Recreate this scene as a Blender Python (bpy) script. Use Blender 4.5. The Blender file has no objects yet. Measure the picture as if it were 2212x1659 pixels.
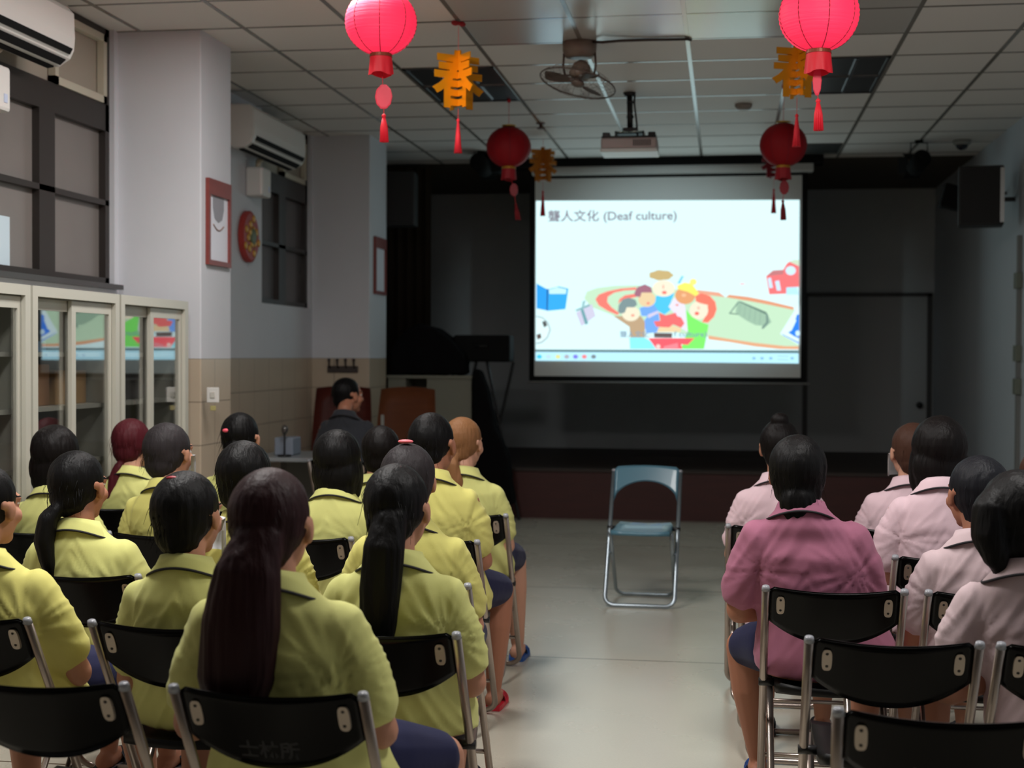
import bpy, bmesh, math, random
from math import sin, cos, pi, radians, atan2, sqrt
from mathutils import Vector, Matrix, noise
random.seed(7)
R = radians
sc = bpy.context.scene
col = sc.collection

# ------------------------------------------------------------------ camera
H = 1.47                                        # eye height of the photographer
F = 3072.0; CX, CY = 1106.0, 829.5              # 50 mm lens on a 2212 x 1659 frame
YAW, PIT, ROLL = R(8.55), R(-1.11), R(0.25)
_f = Vector((-sin(YAW)*cos(PIT), cos(YAW)*cos(PIT), sin(PIT)))
_r = _f.cross(Vector((0, 0, 1))).normalized(); _u = _r.cross(_f)
_r, _u = _r*cos(ROLL)+_u*sin(ROLL), -_r*sin(ROLL)+_u*cos(ROLL)
cam = bpy.data.cameras.new('camera'); cam.lens = 50.0; cam.sensor_width = 36.0; cam.sensor_fit = 'HORIZONTAL'
cam.clip_start = 0.05; cam.clip_end = 60
cam_o = bpy.data.objects.new('camera', cam); col.objects.link(cam_o)
cam_o.matrix_world = Matrix(((_r.x, _u.x, -_f.x, 0), (_r.y, _u.y, -_f.y, 0), (_r.z, _u.z, -_f.z, H), (0, 0, 0, 1)))
cam.dof.use_dof = True; cam.dof.focus_distance = 4.6; cam.dof.aperture_fstop = 3.4
sc.camera = cam_o
# ------------------------------------------------------------------ world, exposure
w = bpy.data.worlds.new('world'); sc.world = w; w.use_nodes = True
w.node_tree.nodes['Background'].inputs[0].default_value = (0.5, 0.6, 0.7, 1)
w.node_tree.nodes['Background'].inputs[1].default_value = 0.02
sc.view_settings.view_transform = 'Standard'; sc.view_settings.look = 'None'
sc.view_settings.exposure = 0.08; sc.view_settings.gamma = 1.0; sc.view_settings.use_curve_mapping = False
sc.cycles.use_denoising = True
sc.cycles.max_bounces = 8
SCREEN_GAIN = 1.12
LAMP_W = 74.0

def area(name, loc, sx, sy, watt, colr, rot=(0, 0, 0)):
    l = bpy.data.lights.new(name, 'AREA'); l.shape = 'RECTANGLE'; l.size = sx; l.size_y = sy
    l.energy = watt; l.color = colr
    o = bpy.data.objects.new(name, l); col.objects.link(o); o.location = loc; o.rotation_euler = rot
    return o
# the two ceiling lamps that are still on, just above the top edge of the picture
area('ceiling_lamp_light', (-1.74, 4.05, 3.262), 0.52, 1.1, LAMP_W, (1.0, 0.97, 0.94))
area('ceiling_lamp_light', (0.68, 4.05, 3.262), 0.52, 1.1, LAMP_W*0.65, (1.0, 0.97, 0.94))
area('ceiling_lamp_light', (-1.74, 6.45, 3.262), 0.52, 1.1, LAMP_W*0.6, (1.0, 0.97, 0.94))

# added fill: dim cool light by the unseen rear wall, no real source
area('rear_fill_light', (1.1, -2.5, 1.95), 1.1, 1.4, 2.0, (0.78, 0.90, 1.0), (R(90), 0, R(180)))

# the projector's own beam, dim grey-cyan where it throws no picture
sl_ = bpy.data.lights.new('projector_beam', 'SPOT'); sl_.energy = 110.0; sl_.color = (0.72, 0.95, 1.0); sl_.spot_size = R(56); sl_.spot_blend = 0.9; sl_.shadow_soft_size = 0.03
so_ = bpy.data.objects.new('projector_beam', sl_); col.objects.link(so_); so_.location = (-0.62, 10.06, 2.88)
so_.rotation_euler = (Vector((-0.55, 13.1, 2.22))-Vector(so_.location)).to_track_quat('-Z', 'Y').to_euler(); so_.scale = (1.0, 0.78, 1.0)

# ------------------------------------------------------------------ pixel -> place
def ray(px, py): return _f*F + _r*(px-CX) - _u*(py-CY)
def atY(px, py, Y):
    d = ray(px, py); t = Y/d.y; return Vector((d.x*t, Y, H+d.z*t))
def atZ(px, py, Z):
    d = ray(px, py); t = (Z-H)/d.z; return Vector((d.x*t, d.y*t, Z))
def atX(px, py, X):
    d = ray(px, py); t = X/d.x; return Vector((X, d.y*t, H+d.z*t))

# ------------------------------------------------------------------ materials
def s2l(c):
    c = c/255.0
    return c/12.92 if c <= 0.04045 else ((c+0.055)/1.055)**2.4
def rgb(r, g, b): return (s2l(r), s2l(g), s2l(b), 1)
_m = {}
def mat(name, c, rough=0.6, metal=0.0, spec=0.5, emit=None, es=1.0, bump=None, var=0.0, alpha=None, trans=0.0, coat=0.0, sheen=0.0):
    """c sRGB 0-255; bump = (scale xyz, strength, distance)"""
    if name in _m: return _m[name]
    m = bpy.data.materials.new(name); m.use_nodes = True; _m[name] = m
    nt = m.node_tree; b = nt.nodes['Principled BSDF']
    b.inputs['Base Color'].default_value = rgb(*c); b.inputs['Roughness'].default_value = rough
    b.inputs['Metallic'].default_value = metal; b.inputs['Specular IOR Level'].default_value = spec
    b.inputs['Transmission Weight'].default_value = trans; b.inputs['Coat Weight'].default_value = coat
    b.inputs['Sheen Weight'].default_value = sheen
    if alpha is not None: b.inputs['Alpha'].default_value = alpha
    if emit is not None:
        b.inputs['Emission Color'].default_value = rgb(*emit); b.inputs['Emission Strength'].default_value = es
    if bump or var:
        tc = nt.nodes.new('ShaderNodeTexCoord'); mp = nt.nodes.new('ShaderNodeMapping')
        nt.links.new(tc.outputs['Object'], mp.inputs['Vector'])
        sc3 = bump[0] if bump else (6, 6, 6)
        mp.inputs['Scale'].default_value = sc3
        nz = nt.nodes.new('ShaderNodeTexNoise'); nz.inputs['Scale'].default_value = 1.0; nz.inputs['Detail'].default_value = 4
        nt.links.new(mp.outputs['Vector'], nz.inputs['Vector'])
        if bump:
            bp = nt.nodes.new('ShaderNodeBump'); bp.inputs['Strength'].default_value = bump[1]; bp.inputs['Distance'].default_value = bump[2]
            nt.links.new(nz.outputs['Fac'], bp.inputs['Height']); nt.links.new(bp.outputs['Normal'], b.inputs['Normal'])
        if var:
            n2 = nt.nodes.new('ShaderNodeTexNoise'); n2.inputs['Scale'].default_value = 3.0 if not bump else 1.0; n2.inputs['Detail'].default_value = 5
            nt.links.new(tc.outputs['Object'] if not bump else mp.outputs['Vector'], n2.inputs['Vector'])
            mx = nt.nodes.new('ShaderNodeMix'); mx.data_type = 'RGBA'
            a = rgb(*c); mx.inputs[6].default_value = tuple(min(1, v*(1-var)) for v in a[:3])+(1,)
            mx.inputs[7].default_value = tuple(min(1, v*(1+var)) for v in a[:3])+(1,)
            nt.links.new(n2.outputs['Fac'], mx.inputs[0]); nt.links.new(mx.outputs[2], b.inputs['Base Color'])
    return m

class NT:
    """tiny node-graph writer"""
    def __init__(s, m): s.t = m.node_tree; s.b = s.t.nodes['Principled BSDF']
    def n(s, typ, **kw):
        x = s.t.nodes.new(typ)
        for k, v in kw.items(): setattr(x, k, v)
        return x
    def l(s, a, b): s.t.links.new(a, b)
    def math(s, op, a, b=None):
        x = s.n('ShaderNodeMath', operation=op)
        for i, v in enumerate((a, b)):
            if v is None: continue
            if isinstance(v, (int, float)): x.inputs[i].default_value = v
            else: s.l(v, x.inputs[i])
        return x.outputs[0]
    def mix(s, f, a, b):
        x = s.n('ShaderNodeMix', data_type='RGBA')
        for i, v in ((0, f), (6, a), (7, b)):
            if isinstance(v, tuple): x.inputs[i].default_value = v
            elif isinstance(v, (int, float)): x.inputs[i].default_value = v
            else: s.l(v, x.inputs[i])
        return x.outputs[2]

def wall_mat():
    m = mat('painted_wall_with_tiled_dado', (205, 203, 200), 0.55)
    g = NT(m); geo = g.n('ShaderNodeNewGeometry'); sep = g.n('ShaderNodeSeparateXYZ'); g.l(geo.outputs['Position'], sep.inputs[0])
    x, y, z = sep.outputs
    h = g.math('ADD', x, y)
    fu = g.math('ABSOLUTE', g.math('SUBTRACT', g.math('FRACT', g.math('DIVIDE', h, 0.33)), 0.5))
    fv = g.math('ABSOLUTE', g.math('SUBTRACT', g.math('FRACT', g.math('DIVIDE', g.math('SUBTRACT', 1.45, z), 0.245)), 0.5))
    line = g.math('MAXIMUM', g.math('GREATER_THAN', fu, 0.491), g.math('GREATER_THAN', fv, 0.488))
    nz = g.n('ShaderNodeTexNoise'); nz.inputs['Scale'].default_value = 2.2; nz.inputs['Detail'].default_value = 5; g.l(geo.outputs['Position'], nz.inputs['Vector'])
    tile = g.mix(nz.outputs['Fac'], rgb(176, 160, 140), rgb(192, 176, 155))
    tile = g.mix(line, tile, rgb(128, 116, 102))
    paint = g.mix(nz.outputs['Fac'], rgb(198, 200, 206), rgb(210, 212, 218))
    up = g.math('GREATER_THAN', z, 1.45)
    g.l(g.mix(up, tile, paint), g.b.inputs['Base Color'])
    rr = g.n('ShaderNodeMix'); g.l(up, rr.inputs[0]); rr.inputs[2].default_value = 0.35; rr.inputs[3].default_value = 0.6
    g.l(rr.outputs[0], g.b.inputs['Roughness'])
    return m
def floor_mat():
    m = mat('polished_beige_floor', (186, 178, 158), 0.3)
    g = NT(m); geo = g.n('ShaderNodeNewGeometry'); sep = g.n('ShaderNodeSeparateXYZ'); g.l(geo.outputs['Position'], sep.inputs[0])
    y = sep.outputs[1]; x = sep.outputs[0]
    fy = g.math('ABSOLUTE', g.math('SUBTRACT', g.math('FRACT', g.math('DIVIDE', g.math('SUBTRACT', y, 6.88-1.05), 2.1)), 0.5))
    line = g.math('LESS_THAN', fy, 0.0028)
    nz = g.n('ShaderNodeTexNoise'); nz.inputs['Scale'].default_value = 1.1; nz.inputs['Detail'].default_value = 6; g.l(geo.outputs['Position'], nz.inputs['Vector'])
    sp = g.n('ShaderNodeTexNoise'); sp.inputs['Scale'].default_value = 120; sp.inputs['Detail'].default_value = 2; g.l(geo.outputs['Position'], sp.inputs['Vector'])
    c = g.mix(nz.outputs['Fac'], rgb(176, 170, 156), rgb(194, 190, 176))
    c = g.mix(g.math('MULTIPLY', sp.outputs['Fac'], 0.25), c, rgb(150, 142, 124))
    c = g.mix(line, c, rgb(86, 72, 58))
    g.l(c, g.b.inputs['Base Color'])
    rg = g.math('ADD', g.math('MULTIPLY', nz.outputs['Fac'], 0.16), 0.19); g.l(rg, g.b.inputs['Roughness'])
    return m
def wood_mat(name, c1, c2, rough=0.45):
    m = mat(name, (100, 60, 40), rough)
    g = NT(m); tc = g.n('ShaderNodeTexCoord'); mp = g.n('ShaderNodeMapping'); mp.inputs['Scale'].default_value = (2, 2, 14)
    g.l(tc.outputs['Object'], mp.inputs[0]); nz = g.n('ShaderNodeTexNoise'); nz.inputs['Scale'].default_value = 2; nz.inputs['Detail'].default_value = 6
    g.l(mp.outputs[0], nz.inputs['Vector']); g.l(g.mix(nz.outputs['Fac'], rgb(*c1), rgb(*c2)), g.b.inputs['Base Color'])
    return m
M_WALL = wall_mat(); M_FLOOR = floor_mat()
M_CEIL = mat('ceiling_tile', (226, 222, 218), 0.62, bump=((90, 90, 90), 0.15, 0.002), spec=0.35)
M_GLOSSTILE = mat('glossy_ceiling_tile', (200, 198, 194), 0.22, spec=0.8)
M_BAR = mat('ceiling_bar_metal', (128, 124, 118), 0.17, metal=0.0, spec=0.9)
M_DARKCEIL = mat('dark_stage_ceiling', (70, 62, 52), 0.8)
M_STAGEWALL = mat('dark_grey_stage_wall', (186, 192, 194), 0.75, var=0.08)
M_STAGEFRONT = wood_mat('maroon_stage_front', (62, 26, 24), (80, 34, 30), 0.5)
M_STAGETOP = wood_mat('dark_stage_boards', (48, 38, 34), (62, 48, 42), 0.55)
M_BLACK = mat('black_plastic', (18, 18, 19), 0.38, spec=0.5)
M_BLACKMATT = mat('black_matt', (14, 14, 15), 0.8, spec=0.2)
M_CLOTHBLACK = mat('black_cloth', (16, 15, 17), 0.95, spec=0.1, bump=((30, 30, 30), 0.4, 0.01))
M_CHROME = mat('dull_chrome', (168, 156, 148), 0.28, metal=0.85)
M_WHITEPL = mat('white_plastic', (214, 212, 208), 0.4)
M_FRAME = mat('dark_brown_window_frame', (40, 34, 31), 0.45)
M_PANE = mat('frosted_window_glass', (118, 112, 108), 0.3, spec=0.5, var=0.10)
M_CREAM = mat('cream_transom_panel', (168, 160, 146), 0.6)
M_CABINET = mat('cream_steel_cabinet', (188, 186, 174), 0.4)
M_SHELFIN = mat('cabinet_inside', (140, 132, 120), 0.6)

# glass for the cabinet doors: clear with a mirror-like sheen
def glass_mat():
    m = mat('cabinet_glass', (235, 240, 240), 0.02)
    nt = m.node_tree; nt.nodes.remove(nt.nodes['Principled BSDF'])
    out = nt.nodes['Material Output']; t = nt.nodes.new('ShaderNodeBsdfTransparent'); gl = nt.nodes.new('ShaderNodeBsdfGlossy')
    gl.inputs['Roughness'].default_value = 0.015; t.inputs[0].default_value = (0.95, 0.96, 0.96, 1)
    fr = nt.nodes.new('ShaderNodeLayerWeight'); fr.inputs[0].default_value = 0.5
    sq = nt.nodes.new('ShaderNodeMath'); sq.operation = 'MULTIPLY'; nt.links.new(fr.outputs['Facing'], sq.inputs[0]); nt.links.new(fr.outputs['Facing'], sq.inputs[1])
    ad = nt.nodes.new('ShaderNodeMath'); ad.operation = 'MULTIPLY_ADD'; nt.links.new(sq.outputs[0], ad.inputs[0]); ad.inputs[1].default_value = 0.85; ad.inputs[2].default_value = 0.06
    mx = nt.nodes.new('ShaderNodeMixShader'); nt.links.new(ad.outputs[0], mx.inputs[0])
    nt.links.new(t.outputs[0], mx.inputs[1]); nt.links.new(gl.outputs[0], mx.inputs[2]); nt.links.new(mx.outputs[0], out.inputs[0])
    return m
M_GLASS = glass_mat()

# ------------------------------------------------------------------ mesh helpers
def obj(name, bm, m=None, parent=None, smooth=False, loc=None):
    me = bpy.data.meshes.new(name)
    bm.normal_update(); bm.to_mesh(me); bm.free()
    o = bpy.data.objects.new(name, me); col.objects.link(o)
    for k in (m if isinstance(m, (list, tuple)) else [m]):
        if k: me.materials.append(k)
    if smooth:
        for p in me.polygons: p.use_smooth = True
    if parent: o.parent = parent
    if loc is not None: o.location = loc
    return o
def empty(name, loc, label=None, cat=None, group=None, rz=0):
    o = bpy.data.objects.new(name, None); col.objects.link(o); o.location = loc; o.rotation_euler = (0, 0, rz)
    o.empty_display_size = 0.1
    return tag(o, label, cat, group)
def tag(o, label=None, cat=None, group=None, kind=None):
    if label: o['label'] = label
    if cat: o['category'] = cat
    if group: o['group'] = group
    if kind: o['kind'] = kind
    return o
def struct(name, bm, m, parent=None, label=None):
    o = obj(name, bm, m, parent)
    if not parent:
        o['kind'] = 'structure'
        if label: o['label'] = label
    return o
def box(bm, x0, y0, z0, x1, y1, z1, mi=0, bev=0.0):
    vs = [bm.verts.new(p) for p in ((x0, y0, z0), (x1, y0, z0), (x1, y1, z0), (x0, y1, z0), (x0, y0, z1), (x1, y0, z1), (x1, y1, z1), (x0, y1, z1))]
    fs = [bm.faces.new([vs[i] for i in q]) for q in ((3, 2, 1, 0), (4, 5, 6, 7), (0, 1, 5, 4), (1, 2, 6, 5), (2, 3, 7, 6), (3, 0, 4, 7))]
    for f in fs: f.material_index = mi
    if bev:
        es = list({e for f in fs for e in f.edges})
        bmesh.ops.bevel(bm, geom=es, offset=bev, segments=2, affect='EDGES', profile=0.5)
def BX(*a, **k):
    bm = bmesh.new(); box(bm, *a, **k); return bm
def ring(bm, c, ex, ey, ax, ay, n, pw=2.0):
    vs = []
    for i in range(n):
        t = 2*pi*i/n; ct, st = cos(t), sin(t)
        a = abs(ct)**(2/pw)*(1 if ct >= 0 else -1); b = abs(st)**(2/pw)*(1 if st >= 0 else -1)
        vs.append(bm.verts.new(c+ex*(ax*a)+ey*(ay*b)))
    return vs
def bridge(bm, a, b, mi=0):
    n = len(a)
    for i in range(n):
        f = bm.faces.new((a[i], a[(i+1) % n], b[(i+1) % n], b[i])); f.material_index = mi
def loft(bm, rings, n=20, pw=2.0, cap=True, mi=0):
    """rings: (centre, ax, ay) stacked roughly along z"""
    prev = None; first = None
    for c, ax, ay in rings:
        r = ring(bm, Vector(c), Vector((1, 0, 0)), Vector((0, 1, 0)), ax, ay, n, pw)
        if prev: bridge(bm, prev, r, mi)
        else: first = r
        prev = r
    if cap:
        f = bm.faces.new(first[::-1]); f.material_index = mi
        f = bm.faces.new(prev); f.material_index = mi
def tube(bm, pts, rad, n=8, flat=1.0, mi=0, caps=True, up=None):
    """swept tube through pts; rad number or list; flat squashes second axis"""
    pts = [Vector(p) for p in pts]; N = len(pts)
    rs = rad if isinstance(rad, (list, tuple)) else [rad]*N
    prev = None; first = None; ref = None
    for i, p in enumerate(pts):
        d = (pts[min(i+1, N-1)]-pts[max(i-1, 0)]).normalized()
        if ref is None:
            ref = Vector(up) if up else (Vector((0, 0, 1)) if abs(d.z) < 0.9 else Vector((0, 1, 0)))
        ex = d.cross(ref)
        if ex.length < 1e-4: ex = d.cross(Vector((1, 0.3, 0.2)))
        ex.normalize(); ey = ex.cross(d).normalized()
        if not up: ref = ey
        r = ring(bm, p, ex, ey, rs[i], rs[i]*flat, n)
        if prev: bridge(bm, prev, r, mi)
        else: first = r
        prev = r
    if caps:
        f = bm.faces.new(first[::-1]); f.material_index = mi; f = bm.faces.new(prev); f.material_index = mi
def limb(bm, pts, rad, n=12, flat=1.0):
    """tapered rounded limb, ends rounded"""
    pts = [Vector(p) for p in pts]; P = []; Q = []
    d0 = (pts[1]-pts[0]).normalized(); d1 = (pts[-1]-pts[-2]).normalized()
    for a in (80, 50, 22): P.append(pts[0]-d0*rad[0]*sin(R(a))*0.9); Q.append(rad[0]*cos(R(a)))
    for i in range(len(pts)-1):
        for k in range(4):
            t = k/4; P.append(pts[i].lerp(pts[i+1], t)); Q.append(rad[i]*(1-t)+rad[i+1]*t)
    P.append(pts[-1]); Q.append(rad[-1])
    for a in (22, 50, 80): P.append(pts[-1]+d1*rad[-1]*sin(R(a))*0.9); Q.append(rad[-1]*cos(R(a)))
    tube(bm, P, Q, n, flat)
def ell(bm, c, r, M=None, sub=3, mi=0):
    mt = (M or Matrix.Identity(4)) @ Matrix.Translation(c) @ Matrix.Diagonal((r[0], r[1], r[2], 1))
    vs = bmesh.ops.create_icosphere(bm, subdivisions=sub, radius=1.0, matrix=mt)['verts']
    if mi:
        for f in {f for v in vs for f in v.link_faces}: f.material_index = mi
    return vs
def cyl(bm, p0, p1, r, n=16, r2=None, mi=0): tube(bm, [p0, p1], [r, r if r2 is None else r2], n, mi=mi)
def arc(c, r0, a0, a1, n, plane='xz', ry=None):
    out = []
    for i in range(n+1):
        a = R(a0+(a1-a0)*i/n); u, v = r0*cos(a), (ry or r0)*sin(a)
        out.append(Vector((c[0]+u, c[1], c[2]+v)) if plane == 'xz' else Vector((c[0]+u, c[1]+v, c[2])) if plane == 'xy' else Vector((c[0], c[1]+u, c[2]+v)))
    return out
def remesh(bm, vox, it=2, fac=0.5):
    """fuse closed pieces into one continuous skin"""
    me = bpy.data.meshes.new('tmp'); bm.to_mesh(me); bm.free()
    o = bpy.data.objects.new('tmp', me); col.objects.link(o)
    md = o.modifiers.new('r', 'REMESH'); md.mode = 'VOXEL'; md.voxel_size = vox; md.adaptivity = 0
    if it:
        s = o.modifiers.new('s', 'SMOOTH'); s.factor = fac; s.iterations = it
    dg = bpy.context.evaluated_depsgraph_get(); dg.update()
    m2 = bpy.data.meshes.new_from_object(o.evaluated_get(dg), depsgraph=dg)
    bpy.data.objects.remove(o); bpy.data.meshes.remove(me)
    out = bmesh.new(); out.from_mesh(m2); bpy.data.meshes.remove(m2)
    out.normal_update()
    return out
def text_bm(s, size, depth=0.0, offset=0.0, align='LEFT'):
    cu = bpy.data.curves.new('t', 'FONT'); cu.body = s; cu.size = size; cu.extrude = depth; cu.offset = offset; cu.align_x = align
    cu.resolution_u = 3
    o = bpy.data.objects.new('t', cu); col.objects.link(o)
    dg = bpy.context.evaluated_depsgraph_get(); dg.update()
    me = bpy.data.meshes.new_from_object(o.evaluated_get(dg), depsgraph=dg)
    bm = bmesh.new(); bm.from_mesh(me); bpy.data.objects.remove(o); bpy.data.curves.remove(cu); bpy.data.meshes.remove(me)
    return bm
def bounds(bm):
    xs = [v.co.x for v in bm.verts]; ys = [v.co.y for v in bm.verts]
    return min(xs), max(xs), min(ys), max(ys)
def add_into(dst, src, M=None, mi=0):
    """append bmesh src to dst"""
    mp = {}
    for v in src.verts: mp[v] = dst.verts.new(M @ v.co if M else v.co)
    for f in src.faces:
        try: g = dst.faces.new([mp[v] for v in f.verts]); g.material_index = mi or f.material_index; g.smooth = f.smooth
        except ValueError: pass
    src.free()
def copy_tree(o, parent=None):
    c = o.copy(); col.objects.link(c)
    if parent: c.parent = parent
    for ch in o.children: copy_tree(ch, c)
    return c

# ================================================================== SETTING
XL, XR, YB, YF, ZC = -3.41, 2.20, -2.6, 15.75, 3.29
bm = BX(XL-0.3, YB, -0.12, XR+0.3, 12.82, 0.0); struct('floor', bm, M_FLOOR)
bm = BX(XL-0.3, YB, ZC+0.002, XR+0.3, 13.27, ZC+0.1); struct('ceiling', bm, M_CEIL)
# ceiling grid of metal bars, .61 x .605 m
bm = bmesh.new()
gx = [-0.232+0.6085*k for k in range(-6, 4)]; gy = [8.24+0.6*k for k in range(-18, 9)]
for x in gx:
    if XL < x < XR: box(bm, x-0.0125, YB, ZC-0.001, x+0.0125, 13.27, ZC+0.003)
for y in gy: box(bm, XL, y-0.011, ZC-0.0004, XR, y+0.011, ZC+0.003)
tag(struct('trim_1', bm, M_BAR), 'metal bar grid between the ceiling tiles')
bm = bmesh.new()
for i in (5, 6, 7, 4):
    for y0 in (7.04, 7.64): box(bm, gx[i]+0.013, y0+0.01, ZC+0.0008, gx[i+1]-0.013, y0+0.59, ZC+0.003)
tag(struct('trim_2', bm, M_GLOSSTILE), 'glossy ceiling tiles that mirror the screen')
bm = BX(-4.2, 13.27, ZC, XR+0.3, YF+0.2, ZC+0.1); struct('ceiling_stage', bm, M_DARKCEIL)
# left wall with two window bays (bays between z 1.86 and the ceiling)
bays = [(3.9, 7.60), (8.25, 9.50), (10.17, 11.43)]
bm = bmesh.new(); box(bm, XL-0.2, YB, 0, XL, 13.27, 1.86)
ys = [YB]+[v for b in bays for v in b]+[13.27]
for a, b in zip(ys[::2], ys[1::2]): box(bm, XL-0.2, a, 1.86, XL, b, ZC+0.05)
struct('wall_left', bm, M_WALL)
bm = BX(XR, YB, 0, XR+0.2, YF, ZC+0.1); struct('wall_right', bm, mat('plain_painted_wall', (188, 196, 204), 0.6, var=0.03))
bm = BX(XL-0.3, YB-0.2, 0, XR+0.3, YB, ZC+0.1); struct('wall_rear', bm, mat('darkened_rear_wall', (84, 82, 80), 0.9))  # unseen rear wall, coloured dark to cut bounced light
bm = BX(-4.2, YF, 0.3, XR+0.2, YF+0.2, ZC+0.1); struct('wall_front', bm, M_STAGEWALL)
bm = BX(-4.2, 13.27, 0.0, -3.95, YF, ZC+0.1); struct('wall_stage_side', bm, M_STAGEWALL)
bm = BX(-4.2, 13.07, 0.0, -3.41, 13.27, ZC+0.1); struct('wall_stage_return', bm, M_STAGEWALL)
for k, (y0, y1) in enumerate(((7.65, 8.14), (11.47, 12.06), (3.3, 3.8))):
    bm = BX(XL-0.05, y0, 0, -2.92, y1, ZC+0.02, bev=0.006)
    o = struct('pillar', bm, M_WALL); tag(o, ['white pillar with the framed notice on its aisle side', 'far white pillar beside the stage', 'pillar by the near end of the bookcases'][k])
# stage
bm = bmesh.new(); box(bm, -4.0, 12.82, 0, XR, YF, 0.43, 0); box(bm, -4.0, 12.79, 0.43, XR, YF, 0.455, 1)
struct('floor_stage', bm, [M_STAGEFRONT, M_STAGETOP])
# door in the stage back wall
bm = bmesh.new()
dx0, dx1 = atY(1745, 700, YF).x, atY(2002, 700, YF).x
box(bm, dx0, YF-0.03, 0.455, dx1, YF, 2.13); o = struct('door_1', bm, mat('dark_grey_door', (168, 172, 173), 0.6), label='wide dark grey door in the stage back wall')
bm = bmesh.new(); g = 0.02
box(bm, dx0-0.05, YF-0.045, 0.455, dx0, YF, 2.16); box(bm, dx1, YF-0.045, 0.455, dx1+0.05, YF, 2.16); box(bm, dx0-0.05, YF-0.045, 2.13, dx1+0.05, YF, 2.17)
obj('door_frame', bm, mat('door_frame_dark', (58, 58, 58), 0.5), o)
bm = bmesh.new(); kx = atY(1985, 875, YF-0.05); ell(bm, (kx.x, YF-0.09, kx.z), (0.035, 0.03, 0.035)); cyl(bm, (kx.x, YF-0.08, kx.z), (kx.x, YF-0.02, kx.z), 0.015)
obj('door_knob', bm, M_BLACK, o, True)
# dark hem of curtain between far pillar and stage
bm = bmesh.new(); pts = [(-2.96+0.018*k, 12.25+0.035*sin(k*1.3)) for k in range(0, 26)]
prev = None
for (x, y) in pts:
    a, b = bm.verts.new((x-0.25, y+0.9, 0.46)), bm.verts.new((x-0.25, y+0.9, 3.25))
    if prev: bm.faces.new((prev[0], a, b, prev[1]))
    prev = (a, b)
bmesh.ops.solidify(bm, geom=bm.faces[:], thickness=0.008)
tag(obj('stage_curtain', bm, mat('brown_stage_curtain', (74, 62, 50), 0.9), None, True), 'dark brown pleated curtain hanging behind the far pillar', 'curtain')

# windows of the left wall
def window(n, y0, y1, lab, cuts):
    bm = bmesh.new(); x0, x1 = XL-0.10, XL-0.03
    fr = 0.05
    def B(a, b, c, d): box(bm, x0, a, c, x1, b, d)
    B(y0, y1, 1.86, 1.90); B(y0, y1, 2.72, 2.87); B(y0, y1, 3.25, 3.29)
    B(y0, y0+fr, 1.86, 3.29); B(y1-fr, y1, 1.86, 3.29)
    for c in cuts: B(c-0.085, c+0.085, 1.9, 2.72)
    B(y0, y1, 2.305, 2.335)
    w = struct('window_%d' % n, bm, M_FRAME, label=lab)
    bm = BX(XL-0.08, y0+fr, 1.9, XL-0.07, y1-fr, 2.72); obj('pane', bm, M_PANE if n == 1 else mat('dark_window_glass', (84, 80, 80), 0.25, var=0.1), w)
    bm = BX(XL-0.11, y0-0.01, 1.835, XL+(0.05 if n == 1 else -0.02), y1+0.01, 1.862); obj('window_sill', bm, mat('dark_sill', (62, 60, 60), 0.4), w)
    bm = bmesh.new(); ta = y1-fr-0.62
    for (a, b, c, d) in ((ta, y1-fr, 2.87, 2.91), (ta, y1-fr, 3.21, 3.25), (ta, ta+0.04, 2.87, 3.25), (y1-fr-0.04, y1-fr, 2.87, 3.25)): box(bm, XL-0.06, a, c, XL-0.02, b, d)
    obj('transom_frame', bm, mat('cream_frame', (196, 190, 172), 0.5), w)
    bm = BX(XL-0.075, y0+fr, 2.87, XL-0.065, y1-fr, 3.25); obj('transom_panel', bm, M_CREAM, w)
    return w
window(1, 3.9, 7.60, 'dark framed frosted window above the bookcases', (4.55, 5.3, 6.08, 6.86))
window(2, 8.25, 9.50, 'dark framed window mostly hidden behind the near pillar', (8.87,))
window(3, 10.17, 11.43, 'dark framed window beside the far pillar', (10.76,))
# sheet of paper on the first window
p0 = atX(-40, 452, XL-0.005); p1 = atX(44, 575, XL-0.005)
bm = BX(XL-0.064, p0.y, p1.z, XL-0.060, p1.y, p0.z); tag(obj('paper_sheet', bm, mat('pale_blue_paper', (196, 214, 224), 0.5)), 'pale blue sheet of paper taped on the window above the bookcases', 'paper')
# dado cap marks, pipe strip on the right wall
bm = BX(XR-0.03, 11.18, 0.2, XR-0.001, 11.23, 2.4); o = tag(obj('cable_conduit', bm, mat('grey_conduit', (120, 122, 120), 0.5)), 'grey cable conduit running down the right wall', 'conduit')
for z in (2.0, 1.45, 1.2):
    bm = BX(XR-0.045, 11.15, z, XR-0.001, 11.26, z+0.12, bev=0.004)
    obj('junction_box', bm, mat('greenish_box', (110, 116, 104), 0.5), o)

# ================================================================== SCREEN
YS = 13.10
xa, xb = atY(1158, 600, YS).x-0.012, atY(1728, 600, YS).x+0.012
scr = empty('projection_screen', (0, YS, 0), 'lit pull-down projection screen hanging at the front of the stage', 'projection screen')
def rel(v): return Vector((v.x, v.y-YS, v.z))
bm = bmesh.new(); box(bm, xa-0.05, 0.004, 1.245, xb+0.05, 0.012, 3.16); obj('black_border', bm, M_BLACKMATT, scr)
bm = bmesh.new(); box(bm, xa+0.0, -0.001, 1.29, xb-0.0, 0.0035, 3.115); obj('screen_fabric', bm, mat('white_screen_fabric', (214, 216, 214), 0.8), scr)
bm = bmesh.new(); tube(bm, [(xa-0.06, 0.0, 1.235), (xb+0.08, 0.0, 1.235)], 0.014, 10, flat=0.8); obj('bottom_bar', bm, mat('grey_metal_bar', (120, 120, 118), 0.4, metal=0.3), scr)
bm = bmesh.new(); c0 = rel(atY(1150, 373, YS)); c1 = rel(atY(1757, 370, YS))
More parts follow.
